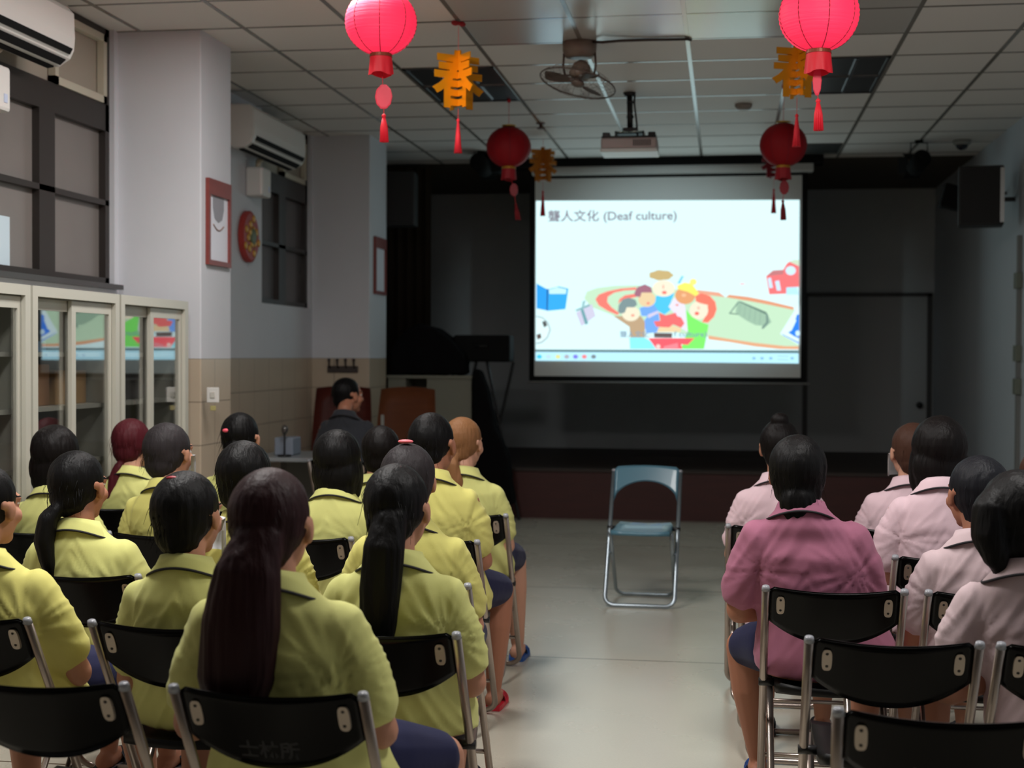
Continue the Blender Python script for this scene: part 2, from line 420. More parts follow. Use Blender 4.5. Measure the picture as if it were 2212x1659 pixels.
box(bm, c0.x, -0.06, c0.z-0.035, c1.x, 0.06, c0.z+0.055, bev=0.012); cs = obj('roller_case', bm, mat('white_roller_case', (200, 202, 200), 0.4), scr)
bm = BX(-1.95, 13.0, 3.215, 0.85, 13.26, 3.285); tag(obj('ceiling_slot', bm, M_BLACKMATT), 'black mounting rail on the ceiling above the projection screen', 'mounting rail')

# ---- the projected slide: flat coloured shapes that shine
EM = {}
def emat(c):
    k = tuple(c)
    if k not in EM:
        m = bpy.data.materials.new('projected_%d_%d_%d' % k); m.use_nodes = True; nt = m.node_tree
        nt.nodes.remove(nt.nodes['Principled BSDF']); e = nt.nodes.new('ShaderNodeEmission')
        e.inputs[0].default_value = rgb(*c); e.inputs[1].default_value = SCREEN_GAIN
        nt.links.new(e.outputs[0], nt.nodes['Material Output'].inputs[0]); EM[k] = (len(EM), m)
    return EM[k][0]
sl = bmesh.new(); _lay = [0]
def sp(p, k):
    v = rel(atY(p[0], p[1], YS)); return (v.x, -0.0025-0.00035*k, v.z)
def poly(pts, c, f=lambda p: p):
    _lay[0] += 1; k = _lay[0]
    fc = sl.faces.new([sl.verts.new(sp(f(p), k)) for p in pts]); fc.material_index = emat(c)
    fc.normal_update()
    if fc.normal.y > 0: fc.normal_flip()
def disc(c, rx, ry, colr, f=lambda p: p, n=28, bump=0.0, rot=0.0):
    pts = []
    for i in range(n):
        a = 2*pi*i/n; s = 1+bump*cos(a*7)
        x, y = rx*s*cos(a), ry*s*sin(a); pts.append((c[0]+x*cos(rot)-y*sin(rot), c[1]+x*sin(rot)+y*cos(rot)))
    poly(pts, colr, f)
P5 = lambda p: (1240+p[0]*0.14467, 570+p[1]*0.14467)
P4 = lambda p: (1480+p[0]*0.13562, 560+p[1]*0.13562)
PA = lambda p: (1100+p[0]*0.31646, 380+p[1]*0.31646)
W = (222, 252, 255)
poly([(1158, 434), (1727, 432), (1725, 761), (1157, 755)], (218, 252, 255))
poly([(1157, 755), (1725, 757), (1725, 763), (1157, 760)], (92, 124, 130))
poly([(1157, 760), (1725, 763), (1725, 785), (1157, 779)], (186, 238, 255))
poly([(512, 835), (530, 790), (600, 765), (720, 750), (870, 746), (1000, 765), (1300, 785), (1480, 830), (1650, 845), (1940, 910), (1974, 925), (1974, 1182), (1700, 1155), (1360, 1098), (830, 1030), (700, 950), (560, 895)], (196, 230, 198), PA)
poly([(930, 350), (700, 370), (500, 410), (370, 460), (320, 530), (370, 620), (500, 700), (650, 765), (675, 735), (560, 650), (495, 570), (505, 490), (600, 430), (750, 398), (930, 388)], (246, 130, 118), P5)
poly([(950, 440), (760, 470), (680, 525), (655, 600), (720, 540), (950, 490)], (246, 130, 118), P5)
poly([(190, 490), (540, 530), (600, 575), (640, 605), (200, 550)], (232, 168, 142), P4)
poly([(650, 605), (700, 565), (1000, 600), (1300, 660), (1735, 765), (1720, 805), (1300, 718), (1000, 662)], (226, 158, 124), P4)
poly([(370, 1215), (700, 1270), (1100, 1330), (1600, 1385), (1805, 1385), (1805, 1435), (1500, 1430), (1100, 1388), (700, 1318), (370, 1275)], (228, 172, 134), P4)
poly([(840, 670), (1290, 840), (1375, 1000), (1240, 1112), (1225, 1060), (1120, 1050), (980, 980), (840, 885), (800, 840)], (158, 192, 168), P4)
poly([(840, 672), (880, 670), (1300, 845), (1285, 880)], (104, 134, 122), P4)
poly([(1285, 850), (1320, 880), (1330, 1010), (1240, 1115), (1215, 1095), (1290, 1000)], (118, 148, 138), P4)
poly([(840, 672), (860, 690), (720, 865), (700, 860)], (128, 160, 144), P4); poly([(700, 850), (840, 868), (840, 885), (700, 868)], (104, 134, 122), P4)
for q in range(5): poly([(880+q*80, 700+q*33), (886+q*80, 702+q*33), (860+q*82, 880+q*40), (853+q*82, 876+q*40)], (134, 166, 150), P4)
poly([(1290, 270), (1400, 180), (1560, 170), (1620, 70), (1660, 40), (1812, 110), (1812, 440), (1610, 450), (1610, 550), (1340, 560)], (240, 122, 124), P4)
poly([(1300, 268), (1400, 182), (1565, 172), (1560, 240)], (196, 126, 128), P4)
poly([(1610, 452), (1780, 442), (1810, 565), (1610, 565)], (186, 234, 255), P4)
poly([(1660, 40), (1740, 8), (1812, 14), (1812, 108)], (204, 226, 198), P4)
disc((1680, 182), 82, 72, (206, 238, 255), P4)
poly([(1312, 305), (1365, 292), (1398, 455), (1340, 462)], (206, 232, 255), P4); poly([(1428, 350), (1498, 338), (1525, 500), (1460, 502)], (206, 232, 255), P4)
poly([(1510, 1190), (1790, 740), (1812, 740), (1812, 1365)], (224, 250, 255), P4)
poly([(1640, 1165), (1695, 1135), (1770, 975), (1755, 960), (1780, 880), (1812, 880), (1812, 1260), (1730, 1225)], (52, 132, 250), P4)
disc((1790, 1180), 36, 45, (208, 240, 255), P4)
poly([(1530, 1185), (1812, 1325), (1812, 1345), (1560, 1212)], (64, 140, 240), P4)
poly([(188, 735), (262, 775), (262, 920), (188, 905)], (52, 160, 242), PA); poly([(265, 775), (340, 755), (405, 770), (385, 910), (262, 922)], (60, 172, 250), PA)
poly([(272, 778), (330, 760), (393, 775), (388, 806), (275, 806)], (198, 242, 255), PA); poly([(258, 772), (268, 772), (264, 922), (256, 920)], (40, 84, 140), PA)
poly([(30, 730), (270, 600), (325, 780), (110, 935)], (206, 206, 228), P5)
poly([(100, 690), (140, 670), (215, 890), (170, 910)], (112, 164, 172), P5); poly([(20, 690), (230, 600), (240, 630), (40, 710)], (130, 176, 182), P5)
poly([(115, 650), (130, 560), (180, 545), (165, 590), (145, 660)], (150, 196, 200), P5)
poly([(186, 955), (230, 965), (268, 1000), (285, 1050), (265, 1105), (225, 1140), (186, 1148)], (150, 168, 172), PA)
poly([(186, 962), (228, 972), (262, 1004), (277, 1050), (259, 1100), (222, 1132), (186, 1140)], (222, 250, 252), PA)
poly([(225, 995), (250, 990), (262, 1020), (240, 1036)], (84, 88, 88), PA); poly([(188, 1085), (215, 1075), (222, 1105), (195, 1118)], (96, 84, 80), PA)
# the group of cartoon children
poly([(1230, 480), (1500, 440), (1450, 560), (1440, 690), (1350, 760), (1250, 700), (1190, 600)], (86, 200, 252), P5)
poly([(1500, 500), (1650, 600), (1720, 900), (1700, 1020), (1600, 960), (1500, 740), (1410, 640)], (232, 228, 246), P5)
poly([(980, 660), (1190, 600), (1260, 700), (1280, 860), (1250, 1020), (1090, 1040), (1030, 880), (1100, 780), (1010, 780)], (120, 172, 252), P5)
poly([(590, 780), (1000, 780), (1060, 870), (1060, 1100), (840, 1100), (830, 940)], (190, 164, 132), P5)
poly([(1100, 760), (1250, 700), (1275, 730), (1110, 815)], (212, 206, 228), P5)
poly([(1670, 680), (1760, 790), (1900, 870), (2010, 910), (1990, 1020), (1940, 1270), (1600, 1270), (1620, 1200), (1700, 1010)], (130, 240, 112), P5)
poly([(830, 1100), (1050, 1100), (1150, 1160), (1220, 1270), (840, 1270)], (142, 240, 255), P5)
poly([(1110, 1110), (1800, 1110), (1700, 1210), (1600, 1200), (1620, 1270), (1230, 1270), (1180, 1200)], (255, 100, 112), P5)
disc((1258, 1235), 34, 34, (250, 214, 206), P5); poly([(1340, 1230), (1550, 1180), (1560, 1260), (1340, 1268)], (240, 140, 150), P5)
disc((1090, 530), 130, 115, (232, 208, 166), P5); disc((850, 745), 132, 112, (238, 232, 206), P5)
disc((1340, 370), 168, 122, (242, 234, 210), P5); disc((1660, 475), 150, 128, (228, 164, 116), P5)
poly([(1810, 480), (1900, 440), (2030, 480), (2110, 570), (2130, 680), (2090, 790), (2000, 880), (1910, 870), (1990, 740), (2000, 600), (1850, 570)], (255, 128, 108), P5)
disc((1865, 695), 138, 134, (242, 232, 208), P5)
poly([(1810, 490), (1900, 445), (2020, 500), (2040, 620), (1980, 610), (1890, 590), (1820, 560)], (255, 128, 108), P5)
disc((1300, 172), 178, 74, (200, 178, 124), P5, 42, 0.05)
poly([(905, 430), (950, 350), (1060, 308), (1150, 350), (1172, 430), (1010, 430), (990, 500), (910, 480)], (164, 112, 130), P5)
poly([(660, 720), (670, 620), (730, 530), (820, 505), (920, 540), (945, 610), (900, 650), (790, 650), (760, 730), (700, 745)], (128, 150, 152), P5)
poly([(1540, 330), (1650, 280), (1760, 300), (1865, 440), (1820, 485), (1700, 420), (1550, 380)], (246, 238, 112), P5); disc((1780, 272), 52, 46, (246, 240, 130), P5)
poly([(1260, 960), (1350, 925), (1440, 915), (1600, 960), (1590, 1020), (1240, 1020)], (236, 212, 168), P5)
poly([(1190, 860), (1290, 850), (1270, 730), (1370, 770), (1520, 730), (1540, 780), (1600, 800), (1650, 890), (1600, 955), (1480, 905), (1420, 950), (1230, 940)], (238, 116, 116), P5)
for c, rx, ry, cc in (((1350, 430), 36, 24, (250, 120, 110)), ((1835, 742), 34, 26, (250, 110, 100)), ((880, 770), 26, 18, (240, 150, 130)), ((1110, 590), 24, 18, (240, 140, 120)), ((1335, 345), 12, 34, (240, 180, 160)), ((1860, 660), 22, 26, (240, 196, 176)), ((1640, 470), 36, 26, (240, 190, 150)), ((1540, 615), 24, 16, (232, 150, 130))): disc(c, rx, ry, cc, P5, 14)
poly([(1545, 290), (1610, 180), (1640, 190), (1580, 300)], (120, 206, 248), P5)
disc((910, 395), 42, 16, (238, 200, 206), P4, 14)
poly([(1195, 1030), (1470, 1035), (1462, 1105), (1200, 1100)], (104, 92, 92), P5)
for (x, cc) in ((208, (72, 200, 255)), (270, (190, 222, 236)), (335, (226, 226, 150)), (395, (176, 176, 186)), (455, (130, 128, 230)), (515, (240, 138, 140)), (578, (126, 140, 146))): disc((x, 1234), 17, 14, cc, PA, 16)
for x in (1670, 1725, 1785, 1930): disc((x, 1245), 12, 9, (132, 186, 226), PA, 10)
poly([(1830, 1228), (1905, 1230), (1905, 1234), (1830, 1232)], (150, 200, 232), PA); poly([(1830, 1250), (1905, 1254), (1905, 1258), (1830, 1254)], (150, 200, 232), PA)
def slide_text(s, px0, px1, pyb, size_px, c, off):
    t = text_bm(s, 1.0, 0, off); x0, x1, y0, y1 = bounds(t); a = rel(atY(px0, pyb, YS)); b = rel(atY(px1, pyb, YS))
    k = (b.x-a.x)/(x1-x0); ky = rel(atY(px0, pyb-size_px, YS)).z-a.z; ky = ky/(y1-y0)
    _lay[0] += 1; d = -0.0025-0.00035*_lay[0]
    Mx = Matrix(((k, 0, 0, a.x-x0*k), (0, 0, 0, d), (0, ky, 0, a.z-y0*ky), (0, 0, 0, 1)))
    add_into(sl, t, Mx, emat(c))
slide_text('聾人文化 (Deaf culture)', 1185, 1462, 484, 29, (122, 116, 130), 0.012)
slide_text('聾人文化', 1340, 1402, 729, 14, (130, 160, 182), 0.012)
slide_text('f culture)', 1456, 1527, 731, 15, (128, 160, 176), 0.012)
ms = [m for (_, m) in sorted(EM.values(), key=lambda t: t[0])]
obj('projected_slide', sl, ms, scr)

# ================================================================== BOOKCASES
def bookcase(y0, y1, label, boxes):
    X0, X1, ZT = XL+0.01, -2.935, 1.765
    t = empty('bookcase', ((X0+X1)/2, (y0+y1)/2, 0), label, 'bookcase', 'cream steel bookcases with sliding glass doors')
    ox, oy = (X0+X1)/2, (y0+y1)/2
    def b(bm, a, c, z0, d, e, z1, **k): box(bm, a-ox, c-oy, z0, d-ox, e-oy, z1, **k)
    bm = bmesh.new()
    b(bm, X0, y0, 0, X1, y0+0.02, ZT); b(bm, X0, y1-0.02, 0, X1, y1, ZT); b(bm, X0, y0+0.02, ZT-0.045, X1, y1-0.02, ZT); b(bm, X0, y0+0.02, 0, X1, y1-0.02, 0.08)
    b(bm, X0, y0+0.02, 0.08, X0+0.01, y1-0.02, ZT-0.045)
    b(bm, X1-0.02, y0+0.02, 0.08, X1, y0+0.045, ZT-0.045); b(bm, X1-0.02, y1-0.045, 0.08, X1, y1-0.02, ZT-0.045)
    obj('body', bm, M_CABINET, t)
    for z in (0.45, 0.72, 0.975, 1.235, 1.48):
        bm = bmesh.new(); b(bm, X0+0.012, y0+0.022, z-0.02, X1-0.07, y1-0.022, z); obj('shelf', bm, M_CABINET, t)
    ym = (y0+y1)/2
    for k, (a, c, xo) in enumerate(((y0+0.03, ym+0.03, 0.045), (ym-0.03, y1-0.03, 0.022))):
        bm = bmesh.new(); f = 0.042; xa_, xb_ = X1-xo-0.018, X1-xo
        b(bm, xa_, a, 0.09, xb_, a+f, ZT-0.05); b(bm, xa_, c-f, 0.09, xb_, c, ZT-0.05); b(bm, xa_, a+f, ZT-0.10, xb_, c-f, ZT-0.05); b(bm, xa_, a+f, 0.09, xb_, c-f, 0.15)
        d = obj('sliding_door', bm, M_CABINET, t)
        bm = bmesh.new(); b(bm, xa_+0.007, a+f, 0.15, xa_+0.011, c-f, ZT-0.10); obj('glass_pane', bm, M_GLASS, d)
        bm = bmesh.new(); yy = a+f/2 if k else c-f/2; b(bm, xb_, yy-0.006, 0.9, xb_+0.006, yy+0.006, 1.02, bev=0.002); obj('handle', bm, M_BLACK, d)
    return t
for (a, c, l) in ((6.62, 7.50, 'cream steel glass-door bookcase next to the near pillar'), (5.72, 6.60, 'cream steel glass-door bookcase, second from the near pillar'), (4.82, 5.70, 'cream steel glass-door bookcase cut by the left edge of the photo')):
    bookcase(a, c, l, None)
# things kept in the bookcases
def keep(name, x, y, z, sx, sy, sz, c, label, cat, grp=None):
    bm = BX(-sx/2, -sy/2, 0, sx/2, sy/2, sz, bev=0.004)
    o = obj(name, bm, mat(name+'_%d%d%d' % c, c, 0.7)); o.location = (x, y, z); return tag(o, label, cat, grp)
keep('storage_box', -3.20, 5.96, 1.235, 0.24, 0.40, 0.19, (172, 128, 92), 'brown cardboard box on the middle shelf, left half of the second bookcase', 'box')
keep('storage_box', -3.20, 6.38, 1.235, 0.24, 0.32, 0.16, (178, 142, 98), 'tan cardboard box on the middle shelf, right half of the second bookcase', 'box')
keep('storage_box', -3.22, 5.30, 0.975, 0.22, 0.5, 0.2, (150, 34, 30), 'red box low in the bookcase at the left edge', 'box')
keep('storage_box', -3.24, 6.2, 0.975, 0.22, 0.5, 0.14, (90, 66, 60), 'dark brown box on the lower shelf of the second bookcase', 'box')
keep('paper_stack', -3.2, 6.0, 1.48, 0.22, 0.3, 0.05, (120, 150, 176), 'bluish stack of papers on the top shelf of the second bookcase', 'papers')
keep('storage_box', -3.22, 7.05, 1.235, 0.22, 0.6, 0.16, (112, 106, 104), 'grey box on the middle shelf of the bookcase next to the pillar', 'box')
for k in range(9):
    yy = 6.70+k*0.034; hh = 0.16+0.03*((k*7) % 3)
    bm = BX(-0.07, -0.013, 0, 0.07, 0.013, hh, bev=0.002); cc = [(92, 60, 56), (70, 78, 92), (150, 140, 120), (60, 54, 50)][k % 4]
    o = obj('book', bm, mat('book_cover_%d' % (k % 4), cc, 0.6)); o.location = (-3.18, yy, 0.975)
    tag(o, '%s book in the bookcase by the pillar, %s' % (['maroon', 'slate', 'buff', 'black-brown'][k % 4], ['leftmost of the row', 'second from left', 'third from left', 'fourth from left', 'middle of the row', 'fourth from right', 'third from right', 'second from right', 'rightmost of the row'][k]), 'book', 'books in the bookcase by the pillar')

# ================================================================== AIR CONDITIONERS
def aircon(y0, y1, label):
    t = empty('air_conditioner', (XL, (y0+y1)/2, 2.9), label, 'air conditioner', 'wall mounted air conditioners')
    L = (y1-y0)/2
    prof = [(0.0, 0.02), (0.09, -0.02), (0.16, -0.015), (0.215, 0.02), (0.235, 0.06), (0.24, 0.12), (0.235, 0.24), (0.20, 0.275), (0.0, 0.28)]
    bm = bmesh.new(); a = [bm.verts.new((x, -L, z)) for x, z in prof]; b = [bm.verts.new((x, L, z)) for x, z in prof]
    n = len(prof)
    for i in range(n): bm.faces.new((a[i], a[(i+1) % n], b[(i+1) % n], b[i]))
    bm.faces.new(a[::-1]); bm.faces.new(b)
    bmesh.ops.recalc_face_normals(bm, faces=bm.faces[:])
    bmesh.ops.bevel(bm, geom=[e for e in bm.edges if abs(e.verts[0].co.y-e.verts[1].co.y) < 1e-6], offset=0.008, segments=2, affect='EDGES')
    obj('housing', bm, M_WHITEPL, t)
    for (x, z, th, ang) in ((0.232, 0.052, 0.016, 62), (0.190, 0.002, 0.020, 40), (0.128, -0.020, 0.017, 8)):
        bm = BX(-0.012, -L*0.9, -0.004, 0.012, L*0.93, 0.004); bm.transform(Matrix.Translation((x, 0, z)) @ Matrix.Rotation(-R(ang), 4, 'Y') @ Matrix.Diagonal((th/0.012, 1, 1.5, 1)))
        obj('air_slot', bm, M_BLACKMATT, t)
    bm = BX(-0.022, -L*0.9, -0.003, 0.022, L*0.93, 0.003, bev=0.001); bm.transform(Matrix.Translation((0.212, 0, 0.024)) @ Matrix.Rotation(-R(48), 4, 'Y'))
    obj('louvre_flap', bm, mat('aircon_flap', (176, 176, 172), 0.35), t)
    return t
aircon(5.48, 6.62, 'white wall air conditioner above the window at the upper left corner')
aircon(9.30, 10.49, 'white wall air conditioner between the near and far pillars')
for (y, z, lab) in ((6.09, 2.585, 'white pump box under the nearer air conditioner, at the left edge'), (9.90, 2.61, 'white pump box under the farther air conditioner')):
    t = empty('pump_box', (XL, y, z), lab, 'pump box', 'small white boxes under the air conditioners')
    bm = BX(0.0, -0.10, 0, 0.13, 0.10, 0.21, bev=0.018); obj('housing', bm, M_WHITEPL, t)
    bm = bmesh.new(); tube(bm, [(0.06, 0, 0.2), (0.06, 0.02, 0.26), (0.08, 0.08, 0.30)], 0.022, 10); obj('pipe', bm, mat('cream_pipe', (196, 184, 158), 0.5), t, True)
    bm = BX(0.13, 0.03, 0.04, 0.133, 0.06, 0.08); obj('indicator_window', bm, mat('pale_blue_plate', (190, 200, 224), 0.4), t)

# ================================================================== WALL HANGINGS
def notice(y0, y1, z0, z1, lab, rich):
    t = empty('framed_notice', (-2.92, (y0+y1)/2, z0), lab, 'picture frame', 'framed notices on the pillars')
    L = (y1-y0)/2; h = z1-z0; f = 0.028
    bm = bmesh.new()
    for (a, b, c, d) in ((-L, L, 0, f), (-L, L, h-0.09, h), (-L, -L+f, f, h-0.09), (L-f, L, f, h-0.09)): box(bm, 0.001, a, b if False else c, 0.022, b, d)
    obj('frame', bm, wood_mat('red_brown_frame', (112, 44, 40), (134, 58, 50)), t)
    bm = BX(0.004, -L+f, f, 0.008, L-f, h-0.09); obj('paper', bm, mat('notice_paper', (226, 228, 238), 0.5), t)
    if rich:
        bm = bmesh.new()
        pts = [(-0.09, 0.33), (-0.06, 0.27), (0.0, 0.25), (0.06, 0.27), (0.09, 0.33), (0.09, 0.40), (-0.09, 0.40)]
        bm.faces.new([bm.verts.new((0.0095, y, z)) for y, z in pts])
        obj('printed_emblem', bm, mat('grey_print', (150, 150, 158), 0.6), t)
        bm = bmesh.new(); tube(bm, [(0.010, -0.085+0.017*k, 0.235-0.03*sin(pi*k/10)) for k in range(11)], 0.004, 6); obj('printed_garland', bm, mat('brown_print', (150, 120, 112), 0.6), t)
notice(7.72, 8.09, 1.985, 2.475, 'red-brown framed white notice on the near pillar', True)
notice(11.60, 11.98, 1.99, 2.47, 'red-brown framed notice on the far pillar below the loudspeaker', False)
# round festive plaque on the wall between the windows
pc = Vector((XL+0.03, 9.82, 2.32))
t = empty('wall_plaque', pc, 'oval red and gold festive plaque on the wall between the pillars', 'wall decoration')
bm = bmesh.new(); tube(bm, [(-0.025, 0, 0), (0.0, 0, 0), (0.012, 0, 0)], [0.185, 0.185, 0.165], 32); obj('disc', bm, mat('red_plaque', (160, 50, 44), 0.5), t)
bm = bmesh.new()
for k in range(14):
    a = k*2.399; r = 0.04+0.011*k; ell(bm, (0.014, r*cos(a)*0.85, r*sin(a)*0.85), (0.01, 0.03, 0.03), sub=2)
obj('gold_relief', bm, mat('gold_relief', (196, 150, 70), 0.4, metal=0.3), t, True)
bm = bmesh.new(); ell(bm, (0.018, 0.02, 0.0), (0.014, 0.06, 0.06)); obj('green_relief', bm, mat('green_relief', (96, 106, 76), 0.5), t, True)
# switch plate and its small key box on the near pillar
v = atY(461, 858, 7.65)
t = empty('wall_switch', (v.x, 7.65, v.z), 'white wall switch on the tiled front of the near pillar', 'switch')
bm = BX(-0.035, -0.012, -0.03, 0.035, 0, 0.055, bev=0.003); obj('plate', bm, M_WHITEPL, t)
bm = BX(-0.014, -0.017, -0.004, 0.014, -0.011, 0.03, bev=0.002); obj('rocker', bm, mat('switch_rocker', (190, 188, 180), 0.4), t)
bm = BX(-0.016, -0.008, -0.075, 0.016, 0, -0.048, bev=0.002); obj('label_plate', bm, mat('dull_yellow_plate', (170, 160, 104), 0.5), t)
# coat rack on the far pillar
v = atY(741, 797, 11.47)
t = empty('coat_rack', (v.x, 11.47, v.z), 'dark coat rack with four knobs on the far pillar', 'coat rack')
bm = BX(-0.13, -0.02, -0.03, 0.13, 0, 0.025, bev=0.004); obj('rail', bm, mat('dark_brown_rack', (58, 48, 44), 0.6), t)
for k in range(4):
    bm = bmesh.new(); x = -0.105+0.07*k; tube(bm, [(x, -0.02, 0.01), (x, -0.05, 0.03), (x, -0.055, 0.07)], [0.007, 0.008, 0.010], 8); ell(bm, (x, -0.055, 0.075), (0.014, 0.014, 0.014), sub=2); obj('hook', bm, mat('dark_brown_rack', (58, 48, 44), 0.6), t, True)

# ================================================================== LANTERNS
def paper_mat(name, c, emit=None, es=0.0, gloss=0.6):
    m = mat(name, c, gloss, emit=emit, es=es, spec=0.3)
    return m
M_REDPAPER = mat('dark_red_silk', (150, 14, 26), 0.6, spec=0.25)
M_GOLDTRIM = mat('gold_trim', (200, 160, 60), 0.35, metal=0.6)
M_TASSEL = mat('red_tassel', (206, 20, 40), 0.7)
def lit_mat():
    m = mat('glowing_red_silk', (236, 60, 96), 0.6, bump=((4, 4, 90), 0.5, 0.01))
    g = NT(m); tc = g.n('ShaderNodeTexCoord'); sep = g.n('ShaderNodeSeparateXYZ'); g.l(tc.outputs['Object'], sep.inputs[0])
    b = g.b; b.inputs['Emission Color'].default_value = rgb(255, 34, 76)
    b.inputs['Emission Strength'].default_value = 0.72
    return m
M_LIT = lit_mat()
def lantern(px, py, dpx, Y, label, lit, charm_px, tassel_px, ribs=8):
    c = atY(px, py, Y); rad = dpx/2*Y/F*0.995
    t = empty('red_lantern', (c.x, c.y, c.z), label, 'lantern', 'round red lanterns hanging from the ceiling')
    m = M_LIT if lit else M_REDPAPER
    bm = bmesh.new(); rows, n = 42, 64; zt = 0.82
    prev = None; first = None
    for i in range(rows+1):
        a = -pi/2+0.24+(pi-0.48)*i/rows; zz = rad*0.93*sin(a); rr = rad*cos(a)*(1+0.010*cos(i*pi))
        vs = []
        for j in range(n):
            q = 2*pi*j/n; k = 1-0.012*abs(cos(q*ribs/2))**10
            vs.append(bm.verts.new((rr*k*cos(q), rr*k*sin(q), zz)))
        if prev: bridge(bm, prev, vs)
        prev = vs
    obj('lantern_body', bm, m, t, True)
    bm = bmesh.new()
    for j in range(ribs):
        q = 2*pi*j/ribs+0.2
        tube(bm, [((rad*cos(a)+0.0004)*cos(q), (rad*cos(a)+0.0004)*sin(q), rad*0.93*sin(a)) for a in [-1.33+0.19*k for k in range(15)]], 0.0018, 5)
    obj('rib', bm, mat('dark_red_rib', (120, 10, 30), 0.6), t)
    zb = -rad*0.93*sin(pi/2-0.24); r0 = rad*0.30
    for s, z in ((1, zb), (-1, -zb)):
        bm = bmesh.new(); tube(bm, [(0, 0, z+0.004), (0, 0, z-0.012*s)], [r0*1.02, r0*1.08], 28); obj('gold_rim', bm, mat('brown_gold_rim', (120, 66, 42), 0.4, metal=0.4) if lit else M_GOLDTRIM, t)
    bm = bmesh.new(); h = rad*0.50
    prev = None
    for k in range(7):
        z = zb-0.010-h*k/6; vs = []
        for j in range(48):
            q = 2*pi*j/48; rr = r0*(1.02+0.14*k/6)*(1+0.05*(k/6)*sin(q*9)); vs.append(bm.verts.new((rr*cos(q), rr*sin(q), z+0.006*(k/6)*sin(q*3))))
        if prev: bridge(bm, prev, vs)
        prev = vs
    obj('fringe_skirt', bm, mat('red_skirt_lit', (196, 18, 38), 0.6, emit=(200, 10, 30), es=0.12) if lit else mat('dark_red_skirt', (160, 18, 34), 0.6), t, True)  # lit lanterns: faint glow put into the skirt colour
    # hanging cord, charm, tassel
    ch = atY(charm_px[0], charm_px[1], Y)-c; r1 = charm_px[2]/2*Y/F; r2 = charm_px[3]/2*Y/F
    ta = atY(tassel_px[0], tassel_px[1], Y)-c; tb = atY(tassel_px[2], tassel_px[3], Y)-c
    bm = bmesh.new(); tube(bm, [(0, 0, ZC-c.z-0.002), (0, 0, -zb)], 0.0016, 6); tube(bm, [(0, 0, zb), (ch.x*0.6, 0, ch.z+r2*1.3), (ch.x, 0, ch.z), (ta.x, 0, ta.z)], 0.0016, 6)
    tube(bm, [(0, 0, ZC-c.z), (0, 0, ZC-c.z-0.02)], 0.012, 10)
    obj('cord', bm, M_TASSEL, t)
    bm = bmesh.new(); n = 32; prev = None
    for (x, k) in ((-0.004, 0.86), (-0.003, 1.0), (0.003, 1.0), (0.004, 0.86)):
        vs = []
        for j in range(n):
            q = 2*pi*j/n; s = 1+0.03*cos(q*10); vs.append(bm.verts.new((ch.x+r1*k*s*cos(q), ch.y+x, ch.z+r2*k*s*sin(q))))
        if prev: bridge(bm, prev, vs)
        else: bm.faces.new(vs)
        prev = vs
    bm.faces.new(prev[::-1]); bmesh.ops.recalc_face_normals(bm, faces=bm.faces[:])
    mch = mat('charm_red_glow', (214, 40, 66), 0.5, emit=(214, 30, 56), es=0.10) if lit else mat('charm_red', (150, 30, 44), 0.5)  # charm of a lit lantern: brighter copy with a painted-in glow
    obj('charm', bm, mch, t)
    bm = bmesh.new(); wt = 0.017; d = tb-ta
    tube(bm, [ta+d*0.0, ta+d*0.06, ta+d*0.10, ta+d*0.14, ta+d*0.5, ta+d*1.0], [0.004, 0.010, 0.010, 0.006, wt*0.75, wt], 16)
    for k in range(14):
        a = 2*pi*k/14; tube(bm, [ta+d*0.15+Vector((0.004*cos(a), 0.004*sin(a), 0)), ta+d*0.5+Vector((wt*0.8*cos(a), wt*0.8*sin(a), 0)), ta+d*1.03+Vector((wt*cos(a), wt*sin(a), 0))], 0.0035, 5)
    obj('tassel', bm, mat('tassel_red_glow', (214, 20, 42), 0.6, emit=(214, 10, 34), es=0.12) if lit else mat('tassel_red', (140, 24, 34), 0.7), t, True)  # tassel likewise: brighter red plus added glow under lit lanterns
    return t, c
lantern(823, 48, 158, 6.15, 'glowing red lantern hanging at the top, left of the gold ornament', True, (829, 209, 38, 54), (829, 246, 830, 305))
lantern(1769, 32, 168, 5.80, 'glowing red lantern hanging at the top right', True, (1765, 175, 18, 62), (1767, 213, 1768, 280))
lantern(1099, 318, 97, 10.0, 'dark red unlit lantern hanging at the upper left of the screen', False, (1110, 410, 18, 28), (1114, 440, 1119, 474))
lantern(1692, 313, 100, 9.7, 'dark red unlit lantern hanging in front of the screen top right', False, (1694, 405, 20, 30), (1691, 432, 1692, 474))

